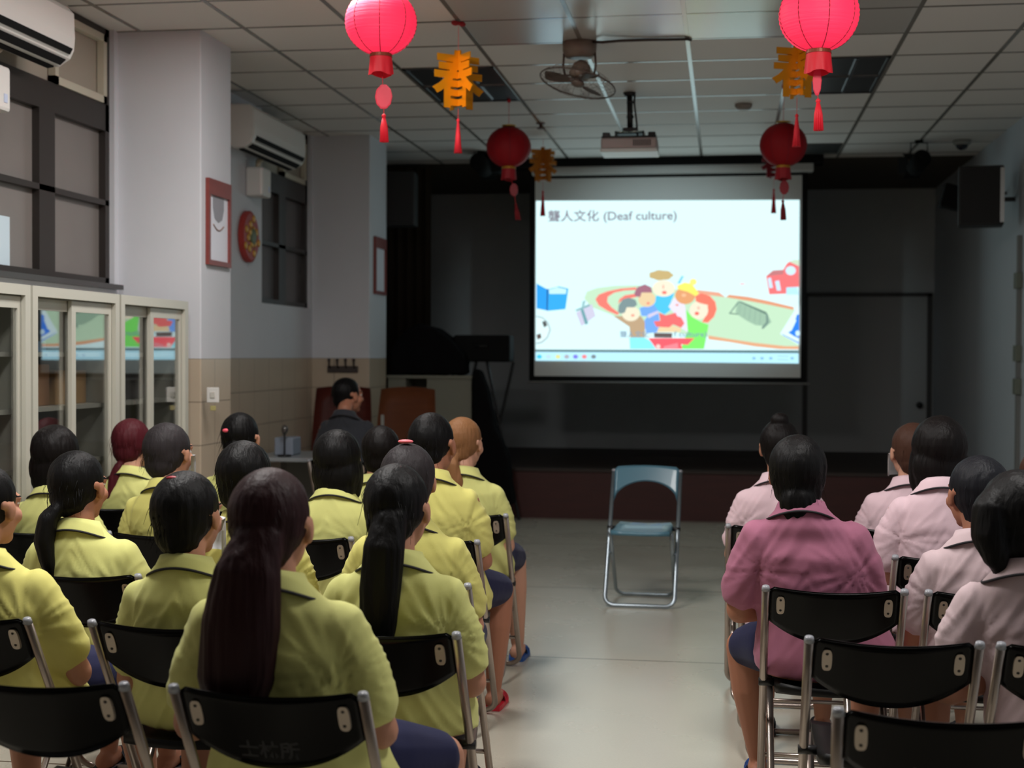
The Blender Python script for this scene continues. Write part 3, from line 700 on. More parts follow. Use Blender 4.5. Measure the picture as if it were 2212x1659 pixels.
def ornament(px, py, wpx, Y, yaw, label, m, bow, tas, hook=None):
    c = atY(px, py, Y); s = wpx*Y/F*1.14
    t = empty('spring_ornament', c, label, 'hanging ornament', 'spring character ornaments of crossed foil', rz=yaw)
    for k in range(2):
        g = text_bm('春', 1.0, 0.010, 0.026, 'CENTER'); x0, x1, y0, y1 = bounds(g)
        sc_ = s/(x1-x0); g.transform(Matrix.Rotation(R(90)*k, 4, 'Z') @ Matrix.Diagonal((sc_, sc_, sc_*1.04, 1)) @ Matrix.Rotation(R(90), 4, 'X') @ Matrix.Translation((-(x0+x1)/2, -(y0+y1)/2, 0)))
        obj('foil_character', g, m, t)
    zt = ZC-c.z
    ca, sa = cos(-yaw), sin(-yaw)
    hx = hook.x-c.x if hook else 0; hy = hook.y-c.y if hook else 0
    hk = Vector((hx*ca-hy*sa, hx*sa+hy*ca, zt-0.001))
    bm = bmesh.new(); tube(bm, [hk, (0, 0, s*0.5)], 0.0012, 5); tz = atY(*tas[:2], Y).z-c.z; te = atY(*tas[2:], Y).z-c.z
    tube(bm, [(0, 0, -s*0.5), (0, 0, tz)], 0.0012, 5); obj('cord', bm, M_TASSEL, t)
    if bow:
        bm = bmesh.new()
        for sg in (-1, 1): ell(bm, (hk.x+0.022*sg, hk.y, zt-0.016), (0.024, 0.008, 0.015), sub=2)
        ell(bm, (hk.x, hk.y, zt-0.014), (0.009, 0.010, 0.010), sub=2); obj('red_bow', bm, mat('bow_red', (150, 22, 30), 0.6), t, True)
    bm = bmesh.new(); tube(bm, [(0, 0, tz), (0, 0, tz-0.01), (0, 0, tz-0.018), (0, 0, (tz+te)/2), (0, 0, te)], [0.004, 0.010, 0.006, 0.014, 0.019], 14)
    for k in range(10):
        a = 2*pi*k/10; tube(bm, [(0.003*cos(a), 0.003*sin(a), tz-0.02), (0.019*cos(a), 0.019*sin(a), te-0.003)], 0.0035, 5)
    obj('tassel', bm, M_TASSEL, t, True)
M_GOLD = mat('gold_foil', (214, 140, 14), 0.28, metal=0.55, emit=(200, 110, 0), es=0.0)
M_GOLDDIM = mat('dull_gold_foil', (190, 120, 40), 0.4, metal=0.4)
M_REDFOIL = mat('dark_red_foil', (132, 30, 40), 0.35, metal=0.3)
ornament(990, 172, 112, 7.62, R(40), 'gold foil spring ornament hanging right of the left glowing lantern', M_GOLD, True, (988, 256, 988, 330))
ornament(1722, 152, 100, 7.3, R(22), 'gold foil spring ornament hanging behind the right glowing lantern', M_GOLD, False, (1717, 246, 1717, 316))
ornament(1173, 355, 66, 11.8, R(42), 'dull gold spring ornament in front of the screen case, top left', M_GOLDDIM, False, (1170, 412, 1171, 466))
ornament(1672, 352, 56, 11.9, R(30), 'dark red spring ornament behind the unlit lantern at the screen top right', M_REDFOIL, False, (1669, 408, 1669, 460))

# ================================================================== CEILING FIXTURES
def troffer(x0, y0, label, rows=2, cols=3, ly=1.2, lit=False):
    x1 = x0+0.585; y1 = y0+ly-0.02; cx, cy = (x0+x1)/2, (y0+y1)/2
    t = empty('ceiling_light', (cx, cy, ZC), label, 'ceiling light', 'louvred light panels in the ceiling')
    a, b = (x1-x0)/2, (y1-y0)/2
    bm = bmesh.new(); box(bm, -a, -b, 0.001, a, b, 0.010); obj('reflector', bm, mat('dark_troffer', (58, 58, 60), 0.35, metal=0.4), t)
    bm = bmesh.new(); e = 0.018
    for (p, q, r_, s_) in ((-a, -b, a, -b+e), (-a, b-e, a, b), (-a, -b, -a+e, b), (a-e, -b, a, b)): box(bm, p, q, -0.006, r_, s_, 0.006)
    obj('frame', bm, mat('troffer_frame', (72, 74, 76), 0.35, metal=0.4), t)
    for k in range(cols-1):
        x = -a+2*a*(k+1)/cols
        bm = bmesh.new(); nseg = int(ly/0.05)
        for j in range(nseg):
            yy = -b+0.03+j*(2*b-0.06)/nseg; box(bm, x-0.010, yy, -0.010, x+0.010, yy+(2*b-0.06)/nseg*0.8, 0.001)
        obj('louvre_strip', bm, mat('bright_louvre', (188, 194, 204), 0.18, metal=0.9), t)
    if rows > 1:
        bm = BX(-a+e, -0.006, -0.008, a-e, 0.006, 0.001); obj('cross_louvre', bm, mat('grey_louvre', (110, 110, 112), 0.3, metal=0.7), t)
    if lit:
        for k in range(cols):
            x = -a+2*a*(k+0.5)/cols; bm = bmesh.new(); cyl(bm, (x, -b+0.05, -0.008), (x, b-0.05, -0.008), 0.012)
            obj('tube', bm, mat('glowing_tube', (255, 250, 240), 0.4, emit=(255, 244, 226), es=3.0), t, True)
    return t
troffer(gx[4-0]+0.012 if False else -2.045, 8.86, 'dark louvred ceiling light behind the near gold ornament')
troffer(0.388, 8.86, 'dark louvred ceiling light at the upper right behind the lantern')
troffer(-2.045, 3.46, 'lit louvred ceiling light above the left block of chairs', lit=True)
troffer(-2.045, 5.86, 'lit louvred ceiling light just above the glowing left lantern', lit=True)
troffer(0.388, 3.46, 'lit louvred ceiling light above the right block of chairs', lit=True)
v = atZ(1780, 321, ZC)
t = empty('air_vent', (0.68, v.y-0.02, ZC), 'long dark air vent in the ceiling right of the screen case', 'air vent')
bm = BX(-0.285, -0.28, -0.008, 0.285, 0.28, 0.002); obj('frame', bm, mat('vent_frame', (70, 74, 74), 0.5), t)
for k in range(7):
    bm = BX(-0.27, -0.25+k*0.075, -0.014, 0.27, -0.21+k*0.075, -0.006); obj('slat', bm, mat('vent_slat', (52, 56, 56), 0.5), t)
v = atZ(1606, 226, ZC); t = empty('smoke_detector', (v.x, v.y, ZC), 'round white smoke detector on the ceiling right of the projector', 'smoke detector')
bm = bmesh.new(); tube(bm, [(0, 0, 0), (0, 0, -0.015), (0, 0, -0.035), (0, 0, -0.04)], [0.062, 0.062, 0.045, 0.03], 28); obj('housing', bm, mat('detector_shell', (150, 140, 134), 0.5), t, True)
v = atZ(1168, 266, ZC); t = empty('sprinkler', (v.x, v.y, ZC), 'small fire sprinkler on the ceiling left of the projector', 'sprinkler')
bm = bmesh.new(); tube(bm, [(0, 0, 0), (0, 0, -0.006)], 0.035, 20); cyl(bm, (0, 0, -0.006), (0, 0, -0.035), 0.012); tube(bm, [(0, 0, -0.04), (0, 0, -0.046)], 0.03, 16); obj('head', bm, mat('sprinkler_brass', (90, 62, 56), 0.4, metal=0.5), t)
v = atZ(2078, 303, ZC); t = empty('dome_camera', (v.x, v.y, ZC), 'white dome security camera on the ceiling near the right wall', 'security camera')
bm = bmesh.new(); tube(bm, [(0, 0, 0), (0, 0, -0.03), (0, 0, -0.04)], [0.075, 0.072, 0.055], 28); obj('base', bm, mat('camera_base', (150, 152, 148), 0.5), t, True)
bm = bmesh.new(); ell(bm, (0, 0, -0.038), (0.05, 0.05, 0.045)); obj('dome', bm, mat('dark_blue_dome', (20, 24, 44), 0.15), t, True)

# ceiling fan (orbit fan) and its cable
v = atZ(1252, 92, ZC); D = v.y
t = empty('ceiling_fan', (v.x, v.y, ZC), 'orbiting ceiling fan with a round wire guard', 'ceiling fan')
MF = mat('fan_beige', (128, 112, 100), 0.4); MFD = mat('fan_dark_beige', (104, 90, 82), 0.45)
bm = bmesh.new(); tube(bm, [(0, 0, 0), (0, 0, -0.05), (0, 0, -0.085), (0, 0, -0.09)], [0.10, 0.098, 0.08, 0.04], 32); obj('mount', bm, MF, t, True)
bm = bmesh.new()
for s in (-1, 1): tube(bm, [(0.09*s, 0, -0.06), (0.095*s, 0, -0.13), (0.085*s, 0.01, -0.185)], 0.007, 8)
tube(bm, [(-0.085, 0.01, -0.185), (0.085, 0.01, -0.185)], 0.006, 8); obj('yoke', bm, MFD, t, True)
hub = atY(1248, 180, D-0.02)-v; tilt = Matrix.Translation(hub) @ Matrix.Rotation(R(12), 4, 'Y') @ Matrix.Rotation(R(-10), 4, 'X')
bm = bmesh.new(); tube(bm, [(0, 0, 0.135), (0, 0, 0.11), (0, 0, 0.05), (0, 0, 0.03)], [0.025, 0.05, 0.065, 0.045], 24); bm.transform(tilt); obj('motor', bm, MF, t, True)
bm = bmesh.new(); ell(bm, (0, 0, 0.0), (0.04, 0.04, 0.022)); bm.transform(tilt); obj('hub_cap', bm, MFD, t, True)
for k in range(3):
    bm = bmesh.new(); a0 = R(120*k-60); vs1 = []; rows = []
    for i in range(7):
        r_ = 0.035+0.165*i/6; wd = 0.35+0.45*sin(pi*min(1, i/6*0.8+0.15)); rows.append([bm.verts.new((r_*cos(a0+wd*(j/4-0.5)), r_*sin(a0+wd*(j/4-0.5)), 0.012+0.02*(j/4-0.5))) for j in range(5)])
    for i in range(6):
        for j in range(4): bm.faces.new((rows[i][j], rows[i+1][j], rows[i+1][j+1], rows[i][j+1]))
    bmesh.ops.solidify(bm, geom=bm.faces[:], thickness=0.003); bm.transform(tilt); obj('blade', bm, mat('fan_blade', (112, 100, 92), 0.35), t, True)
bm = bmesh.new(); RG = 0.222
tube(bm, [(RG*cos(2*pi*k/48), RG*sin(2*pi*k/48), 0.0) for k in range(49)], 0.0045, 6, caps=False)
for z, rr in ((0.045, 0.17), (-0.03, 0.16), (-0.045, 0.08)): tube(bm, [(rr*cos(2*pi*k/40), rr*sin(2*pi*k/40), z) for k in range(41)], 0.0009, 4, caps=False)
for k in range(28):
    a = 2*pi*k/28
    tube(bm, [(0.04*cos(a), 0.04*sin(a), -0.052), (0.13*cos(a), 0.13*sin(a), -0.042), (0.20*cos(a), 0.20*sin(a), -0.016), (RG*cos(a), RG*sin(a), 0), (0.20*cos(a), 0.20*sin(a), 0.03), (0.06*cos(a), 0.06*sin(a), 0.07)], 0.0009, 4)
bm.transform(tilt); obj('wire_guard', bm, mat('guard_wire', (96, 84, 78), 0.35, metal=0.4), t)
bm = bmesh.new(); tube(bm, [(0.08, -0.05, -0.008), (0.14, -0.09, -0.022), (0.24, -0.08, -0.014), (0.4, -0.055, -0.008), (0.62, -0.045, -0.008), (0.64, 0.0, -0.004)], 0.008, 8); obj('power_cable', bm, mat('dark_cable', (60, 50, 46), 0.5), t, True)

# ================================================================== PROJECTOR
v = atY(1361, 318, 9.85); hk = atY(1357, 186, 9.85)
t = empty('projector', (v.x, v.y, v.z), 'white projector hanging from a black pole in front of the screen', 'projector')
W2, Hh, Dp = 0.190, 0.045, 0.15
bm = BX(-W2, -Dp, -0.03, W2, Dp, 0.045, bev=0.012); obj('housing', bm, mat('projector_shell', (176, 160, 158), 0.45), t)
bm = BX(-W2-0.006, -Dp-0.008, -0.052, W2+0.006, Dp+0.008, -0.028, bev=0.010); obj('base_cover', bm, mat('projector_underside', (226, 228, 226), 0.35), t)
bm = bmesh.new(); box(bm, -W2+0.004, -Dp+0.004, 0.045, W2-0.004, Dp-0.004, 0.058, bev=0.004); box(bm, -W2+0.01, -Dp+0.02, 0.055, -W2+0.06, Dp-0.02, 0.085, bev=0.006); box(bm, W2-0.06, -Dp+0.02, 0.055, W2-0.01, Dp-0.02, 0.085, bev=0.006); obj('top_plate', bm, M_BLACK, t)
bm = bmesh.new()
for k in range(9): box(bm, 0.03+k*0.014, -Dp-0.002, -0.012, 0.038+k*0.014, -Dp+0.003, 0.03)
obj('vent', bm, mat('vent_dark', (70, 62, 62), 0.6), t)
bm = bmesh.new(); cyl(bm, (0.06, Dp-0.01, 0.008), (0.06, Dp+0.03, 0.008), 0.035, 24); obj('lens', bm, M_BLACK, t, True)
bm = bmesh.new(); box(bm, -0.10, -0.08, 0.085, 0.10, 0.08, 0.10, bev=0.004); box(bm, -0.10, -0.085, 0.058, -0.09, 0.08, 0.10); box(bm, 0.09, -0.085, 0.058, 0.10, 0.08, 0.10)
box(bm, -0.05, -0.04, 0.10, 0.05, 0.04, 0.13, bev=0.004); obj('mount_bracket', bm, M_BLACK, t)
bm = bmesh.new()
for x in (-0.05, 0.04): tube(bm, [(x-0.04, -0.086, 0.088), (x, -0.09, 0.094), (x+0.05, -0.086, 0.088)], 0.006, 8)
obj('bright_screws', bm, mat('bright_metal', (200, 220, 216), 0.2, metal=0.9), t, True)
bm = bmesh.new(); tube(bm, [(0.0, 0, 0.12), (-0.005, 0, ZC-v.z-0.02)], 0.020, 14); tube(bm, [(-0.005, 0, ZC-v.z-0.025), (-0.005, 0, ZC-v.z)], [0.03, 0.045], 20)
for k in range(3): tube(bm, [(0.0, 0, 0.2+0.1*k), (0.0, 0, 0.215+0.1*k)], 0.025, 14)
obj('pole', bm, M_BLACK, t, True)
bm = bmesh.new(); tube(bm, [(0.03, 0.01, ZC-v.z-0.01), (0.028, 0, 0.3), (0.045, 0, 0.16), (0.05, 0.02, 0.06)], 0.007, 8); obj('cable', bm, mat('grey_cable', (60, 60, 62), 0.5), t, True)

# ================================================================== LOUDSPEAKERS, STAGE LAMPS
def speaker(cx, cy, cz, w, h, d, yaw, label, side, reach):
    t = empty('loudspeaker', (cx, cy, cz), label, 'loudspeaker', 'black loudspeakers mounted high beside the stage', rz=yaw)
    bm = bmesh.new(); box(bm, -w/2, -d/2, -h/2, w/2, d/2, h/2, bev=0.012); obj('cabinet', bm, mat('black_vinyl', (22, 22, 23), 0.6), t)
    bm = BX(-w/2+0.02, -d/2-0.010, -h/2+0.02, w/2-0.02, -d/2-0.0, h/2-0.02, bev=0.005); obj('grille', bm, mat('speaker_grille', (15, 15, 16), 0.7, bump=((200, 200, 200), 0.5, 0.003)), t)
    bm = BX(side*(w/2+0.002), -d/2-0.006, -h/2+0.02, side*(w/2-0.028), -d/2-0.013, h/2-0.02) if side > 0 else BX(side*(w/2+0.002), -d/2-0.013, -h/2+0.02, side*(w/2-0.028), -d/2-0.006, h/2-0.02)
    bmesh.ops.recalc_face_normals(bm, faces=bm.faces[:]); obj('edge_strip', bm, mat('grey_edge_strip', (176, 178, 178), 0.3, metal=0.3), t)
    bm = bmesh.new(); tube(bm, [(side*0.0, d/2, 0.0), (side*0.02, d/2+0.06, 0), (side*reach, d/2+0.08, 0)] if side > 0 else [(-0.12, 0, 0), (-w/2-0.03, -0.05, 0), (-w/2-0.05, -0.30, 0)], 0.018, 10); box(bm, -0.06, d/2-0.002, -0.06, 0.06, d/2+0.012, 0.06); obj('bracket', bm, M_BLACK, t)
c = atY(2124, 426, 11.3); speaker(c.x-0.02, 11.3, c.z, 0.33, 0.45, 0.26, R(-8), 'black loudspeaker on the right wall', 1, 0.30)
c = atY(866, 433, 12.35); speaker(c.x, 12.30, c.z, 0.30, 0.47, 0.26, R(6), 'black loudspeaker beside the far left pillar', -1, 0.30)
c = atY(2056, 425, 11.75)
t = empty('horn_speaker', (c.x, 11.75, c.z), 'small black angled monitor speaker behind the right loudspeaker', 'loudspeaker')
bm = BX(-0.08, -0.07, -0.10, 0.08, 0.07, 0.09, bev=0.015); bm.transform(Matrix.Rotation(R(14), 4, 'Y')); obj('cabinet', bm, M_BLACKMATT, t)
bm = bmesh.new(); tube(bm, [(0.05, 0.05, 0.02), (XR-c.x+0.01, 0.06, 0.03)], 0.012, 8); obj('bracket', bm, M_BLACK, t)
def spot(px, py, Y, label, yaw):
    c = atY(px, py, Y)
    t = empty('stage_spotlight', (c.x, Y, ZC), label, 'stage light', 'black stage spotlights on the ceiling', rz=yaw)
    z0 = c.z-ZC
    bm = bmesh.new(); tube(bm, [(0, 0, 0), (0, 0, -0.02)], 0.035, 16)
    tube(bm, [(-0.075, 0, z0+0.0), (-0.07, 0, -0.02), (0.07, 0, -0.02), (0.075, 0, z0+0.0)], 0.006, 6); obj('yoke', bm, M_BLACKMATT, t)
    bm = bmesh.new(); tube(bm, [(0, -0.10, 0.03), (0, -0.09, 0.03), (0, 0.04, -0.01), (0, 0.10, -0.035), (0, 0.105, -0.035)], [0.05, 0.075, 0.078, 0.07, 0.04], 24); bm.transform(Matrix.Translation((0, 0, z0-0.02))); obj('lamp_can', bm, M_BLACKMATT, t, True)
    bm = bmesh.new()
    for q in (0, 90, 180, 270):
        g = BX(-0.07, -0.002, 0, 0.07, 0.002, 0.10); g.transform(Matrix.Translation((0, 0, z0-0.02)) @ Matrix.Rotation(R(q), 4, 'Y') @ Matrix.Translation((0, 0.12, 0.055)) @ Matrix.Rotation(R(-60), 4, 'X')); add_into(bm, g)
    obj('barn_door', bm, M_BLACKMATT, t)
spot(1985, 347, 12.3, 'black stage spotlight on the ceiling at the right of the screen', R(12))
spot(1040, 352, 12.5, 'black stage spotlight on the ceiling behind the unlit left lantern', R(-14))
bm = BX(-0.09, -0.09, -0.09, 0.09, 0.09, 0.09, bev=0.03); c = atY(1064, 362, 12.55); o = obj('spot_transformer', bm, M_BLACKMATT); o.location = (c.x, 12.62, ZC-0.09)
tag(o, 'small black transformer box beside the left stage spotlight', 'transformer')

# ================================================================== LEFT OF THE STAGE
t = empty('open_shelf_cabinet', (-2.72, 12.5, 0), 'pale open-sided storage cabinet standing left of the stage', 'cabinet')
def loc(x, y): return (x+2.72, y-12.5)
bm = bmesh.new(); x0, x1 = atY(838, 900, 12.35).x, atY(1018, 900, 12.35).x; zt = atY(900, 812, 12.35).z
box(bm, x0+2.72, -0.15, 0.0, x0+2.72+0.16, 0.22, zt-0.02); box(bm, x1+2.72-0.40, -0.15, 0, x1+2.72, 0.22, zt-0.02); box(bm, x0+2.72-0.01, -0.17, zt-0.02, x1+2.72+0.01, 0.23, zt+0.005)
box(bm, x0+2.72, 0.19, 0, x1+2.72, 0.22, zt-0.02); obj('body', bm, mat('pale_grey_cabinet', (126, 126, 112), 0.6), t)
for z in (0.75, 0.98, 1.13):
    bm = BX(x0+2.72+0.16, -0.14, z, x1+2.72-0.40, 0.19, z+0.015); obj('shelf', bm, mat('pale_grey_cabinet', (126, 126, 112), 0.6), t)
# black gear heaped on the cabinet
def hull_blob(name, pts, m, label, cat, depth, Y, amp=0.02):
    """rounded heap: outline extruded to a real depth, softened"""
    bm = bmesh.new(); P = [atY(x, y, Y) for x, y in pts]
    a = [bm.verts.new((p.x, Y-depth/2, p.z)) for p in P]; b = [bm.verts.new((p.x, Y+depth/2, p.z)) for p in P]; n = len(P)
    bm.faces.new(a); bm.faces.new(b[::-1])
    for i in range(n): bm.faces.new((a[i], b[i], b[(i+1) % n], a[(i+1) % n]))
    bmesh.ops.recalc_face_normals(bm, faces=bm.faces[:])
    bm = remesh(bm, 0.018, 10)
    for v_ in bm.verts: v_.co += v_.normal*amp*noise.noise(v_.co*7)
    o = obj(name, bm, m, None, True); return tag(o, label, cat)
hull_blob('covered_equipment', [(852, 808), (852, 760), (880, 716), (915, 700), (950, 712), (985, 738), (1010, 770), (1012, 809)], M_CLOTHBLACK, 'heap of black cloth-covered gear on the pale cabinet left of the stage', 'covered equipment', 0.36, 12.5)
t = empty('keyboard_case', (-2.1, 12.62, 0), 'long black instrument case resting beside the black cloth heap', 'instrument case')
a = atY(985, 724, 12.62); b = atY(1106, 782, 12.62)
bm = BX(a.x+2.1, -0.13, b.z-0.0, b.x+2.1, 0.13, a.z, bev=0.02); obj('case', bm, M_BLACKMATT, t)
bm = bmesh.new(); xm = (a.x+b.x)/2+2.1; tube(bm, [(xm-0.06, -0.13, a.z-0.10), (xm-0.05, -0.16, a.z-0.10), (xm+0.05, -0.16, a.z-0.10), (xm+0.06, -0.13, a.z-0.10)], 0.008, 8); obj('handle', bm, M_BLACK, t, True)
bm = bmesh.new()
for x in (-0.33, 0.28):
    for s in (-1, 1): tube(bm, [(xm+x*0.55-0.18*s, -0.05, 0.012), (xm+x*0.55+0.12*s, -0.03, b.z)], 0.014, 8)
obj('folding_stand', bm, M_BLACK, t)
hull_blob('black_drape', [(1022, 798), (1040, 800), (1058, 850), (1072, 920), (1100, 985), (1112, 1090), (1024, 1096)], M_CLOTHBLACK, 'black cloth draped to the floor beside the pale cabinet', 'cloth', 0.20, 12.4, 0.015)
# desk with gear
t = empty('desk', (-3.0, 10.3, 0), 'small pale metal-topped desk near the far left pillar', 'desk')
a = atZ(590, 990, 0.74); b = atZ(770, 994, 0.74)
x0, x1, y0, y1 = -0.36, b.x+3.0+0.12, a.y-10.3, a.y-10.3+0.75
bm = BX(x0, y0, 0.715, x1, y1, 0.745, bev=0.006); obj('desktop', bm, mat('pale_grey_desktop', (150, 156, 160), 0.3), t)
for (x, y) in ((x0+0.04, y0+0.04), (x1-0.04, y0+0.04), (x0+0.04, y1-0.04), (x1-0.04, y1-0.04)):
    bm = BX(x-0.02, y-0.02, 0, x+0.02, y+0.02, 0.716); obj('leg', bm, mat('grey_leg', (120, 120, 118), 0.4, metal=0.4), t)
bm = BX(x0+0.06, y1-0.05, 0.35, x1-0.06, y1-0.03, 0.7); obj('modesty_panel', bm, mat('pale_grey_panel', (128, 128, 124), 0.5), t)
dY = 10.3+y0
v = atY(617, 972, dY+0.25); t = empty('amplifier_box', (v.x, dY+0.3, 0.746), 'pale blue-grey device standing on the desk', 'device')
bm = BX(-0.07, -0.1, 0, 0.07, 0.1, 0.13, bev=0.01); obj('housing', bm, mat('bluegrey_device', (140, 150, 166), 0.5), t)
v = atY(622, 930, dY+0.2); t = empty('microphone', (v.x, dY+0.12, 0.746), 'small dark microphone on a stand at the desk', 'microphone')
bm = bmesh.new(); tube(bm, [(0, 0, 0), (0, 0, 0.012)], 0.05, 20); tube(bm, [(0, 0, 0.01), (0, 0, 0.15), (0, -0.01, 0.17)], 0.006, 8); obj('stand', bm, M_BLACK, t, True)
bm = bmesh.new(); ell(bm, (0.005, -0.01, 0.195), (0.025, 0.025, 0.032)); tube(bm, [(0.0, 0, 0.16), (0.005, -0.01, 0.19)], 0.014, 10); obj('head', bm, mat('mic_grille', (110, 108, 106), 0.3, metal=0.7), t, True)
v = atY(715, 965, dY+0.2); t = empty('laptop', (-2.72, dY+0.25, 0.746), 'dark open laptop on the desk beside the man in a dark shirt', 'laptop')
bm = BX(-0.15, -0.1, 0, 0.15, 0.11, 0.015, bev=0.003); obj('keyboard_base', bm, mat('dark_laptop', (52, 62, 70), 0.4), t)
bm = BX(-0.15, 0.105, 0.012, 0.15, 0.113, 0.2); obj('laptop_lid', bm, mat('dark_laptop', (52, 62, 70), 0.4), t)
# two red-brown wooden armchairs by the far pillar
def wood_chair(x, y, yaw, label, tone):
    t = empty('wooden_armchair', (x, y, 0), label, 'armchair', 'red-brown wooden armchairs by the far pillar', rz=yaw)
    mw = tone
    bm = bmesh.new(); rows = []
    for i in range(7):
        u_ = i/6; z = 0.48+0.74*u_
        rows.append([bm.verts.new((xx*(0.25-0.02*u_+0.012*sin(pi*u_)), 0.18+0.10*u_+0.03*cos(xx*1.4), z-0.02*xx*xx*u_)) for xx in (-1, -0.6, -0.2, 0.2, 0.6, 1)])
    for i in range(6):
        for j in range(5): bm.faces.new((rows[i][j], rows[i+1][j], rows[i+1][j+1], rows[i][j+1]))
    bmesh.ops.solidify(bm, geom=bm.faces[:], thickness=0.045); obj('backrest', bm, mw, t, True)
    bm = BX(-0.25, -0.25, 0.40, 0.25, 0.22, 0.46, bev=0.015); obj('seat', bm, mw, t)
    for s in (-1, 1):
        bm = bmesh.new(); tube(bm, [(0.235*s, 0.2, 0.66), (0.24*s, 0.0, 0.67), (0.235*s, -0.22, 0.65)], 0.022, 10); tube(bm, [(0.235*s, -0.2, 0.65), (0.23*s, -0.22, 0.42)], 0.018, 8); obj('armrest', bm, mw, t, True)
        for y_ in (-0.21, 0.18):
            bm = bmesh.new(); tube(bm, [(0.23*s, y_, 0.42), (0.24*s, y_*1.1, 0.0)], [0.024, 0.018], 8); obj('leg', bm, mw, t, True)
    return t
MW1 = wood_mat('dark_red_wood', (92, 36, 28), (120, 50, 38), 0.35); MW2 = wood_mat('orange_brown_wood', (120, 66, 40), (146, 86, 52), 0.35)
a = atY(690, 880, 11.0); wood_chair(-3.13, 11.15, R(0), 'dark red wooden armchair left of the man in a dark shirt', MW1)
a = atY(812, 880, 11.1); wood_chair(-2.58, 11.0, R(-6), 'orange-brown wooden armchair right of the man in a dark shirt', MW2)
v = atY(826, 915, 10.6); t = empty('water_bottle', (v.x, 10.6, 0.0), 'slim white floor stand beside the orange-brown armchair', 'stand')
bm = bmesh.new(); tube(bm, [(0, 0, 0), (0, 0, 0.02)], 0.09, 20); tube(bm, [(0, 0, 0.01), (0, 0, 1.02)], 0.014, 10); obj('pole', bm, mat('pale_pole', (140, 140, 134), 0.4), t); t.name = 'floor_stand'

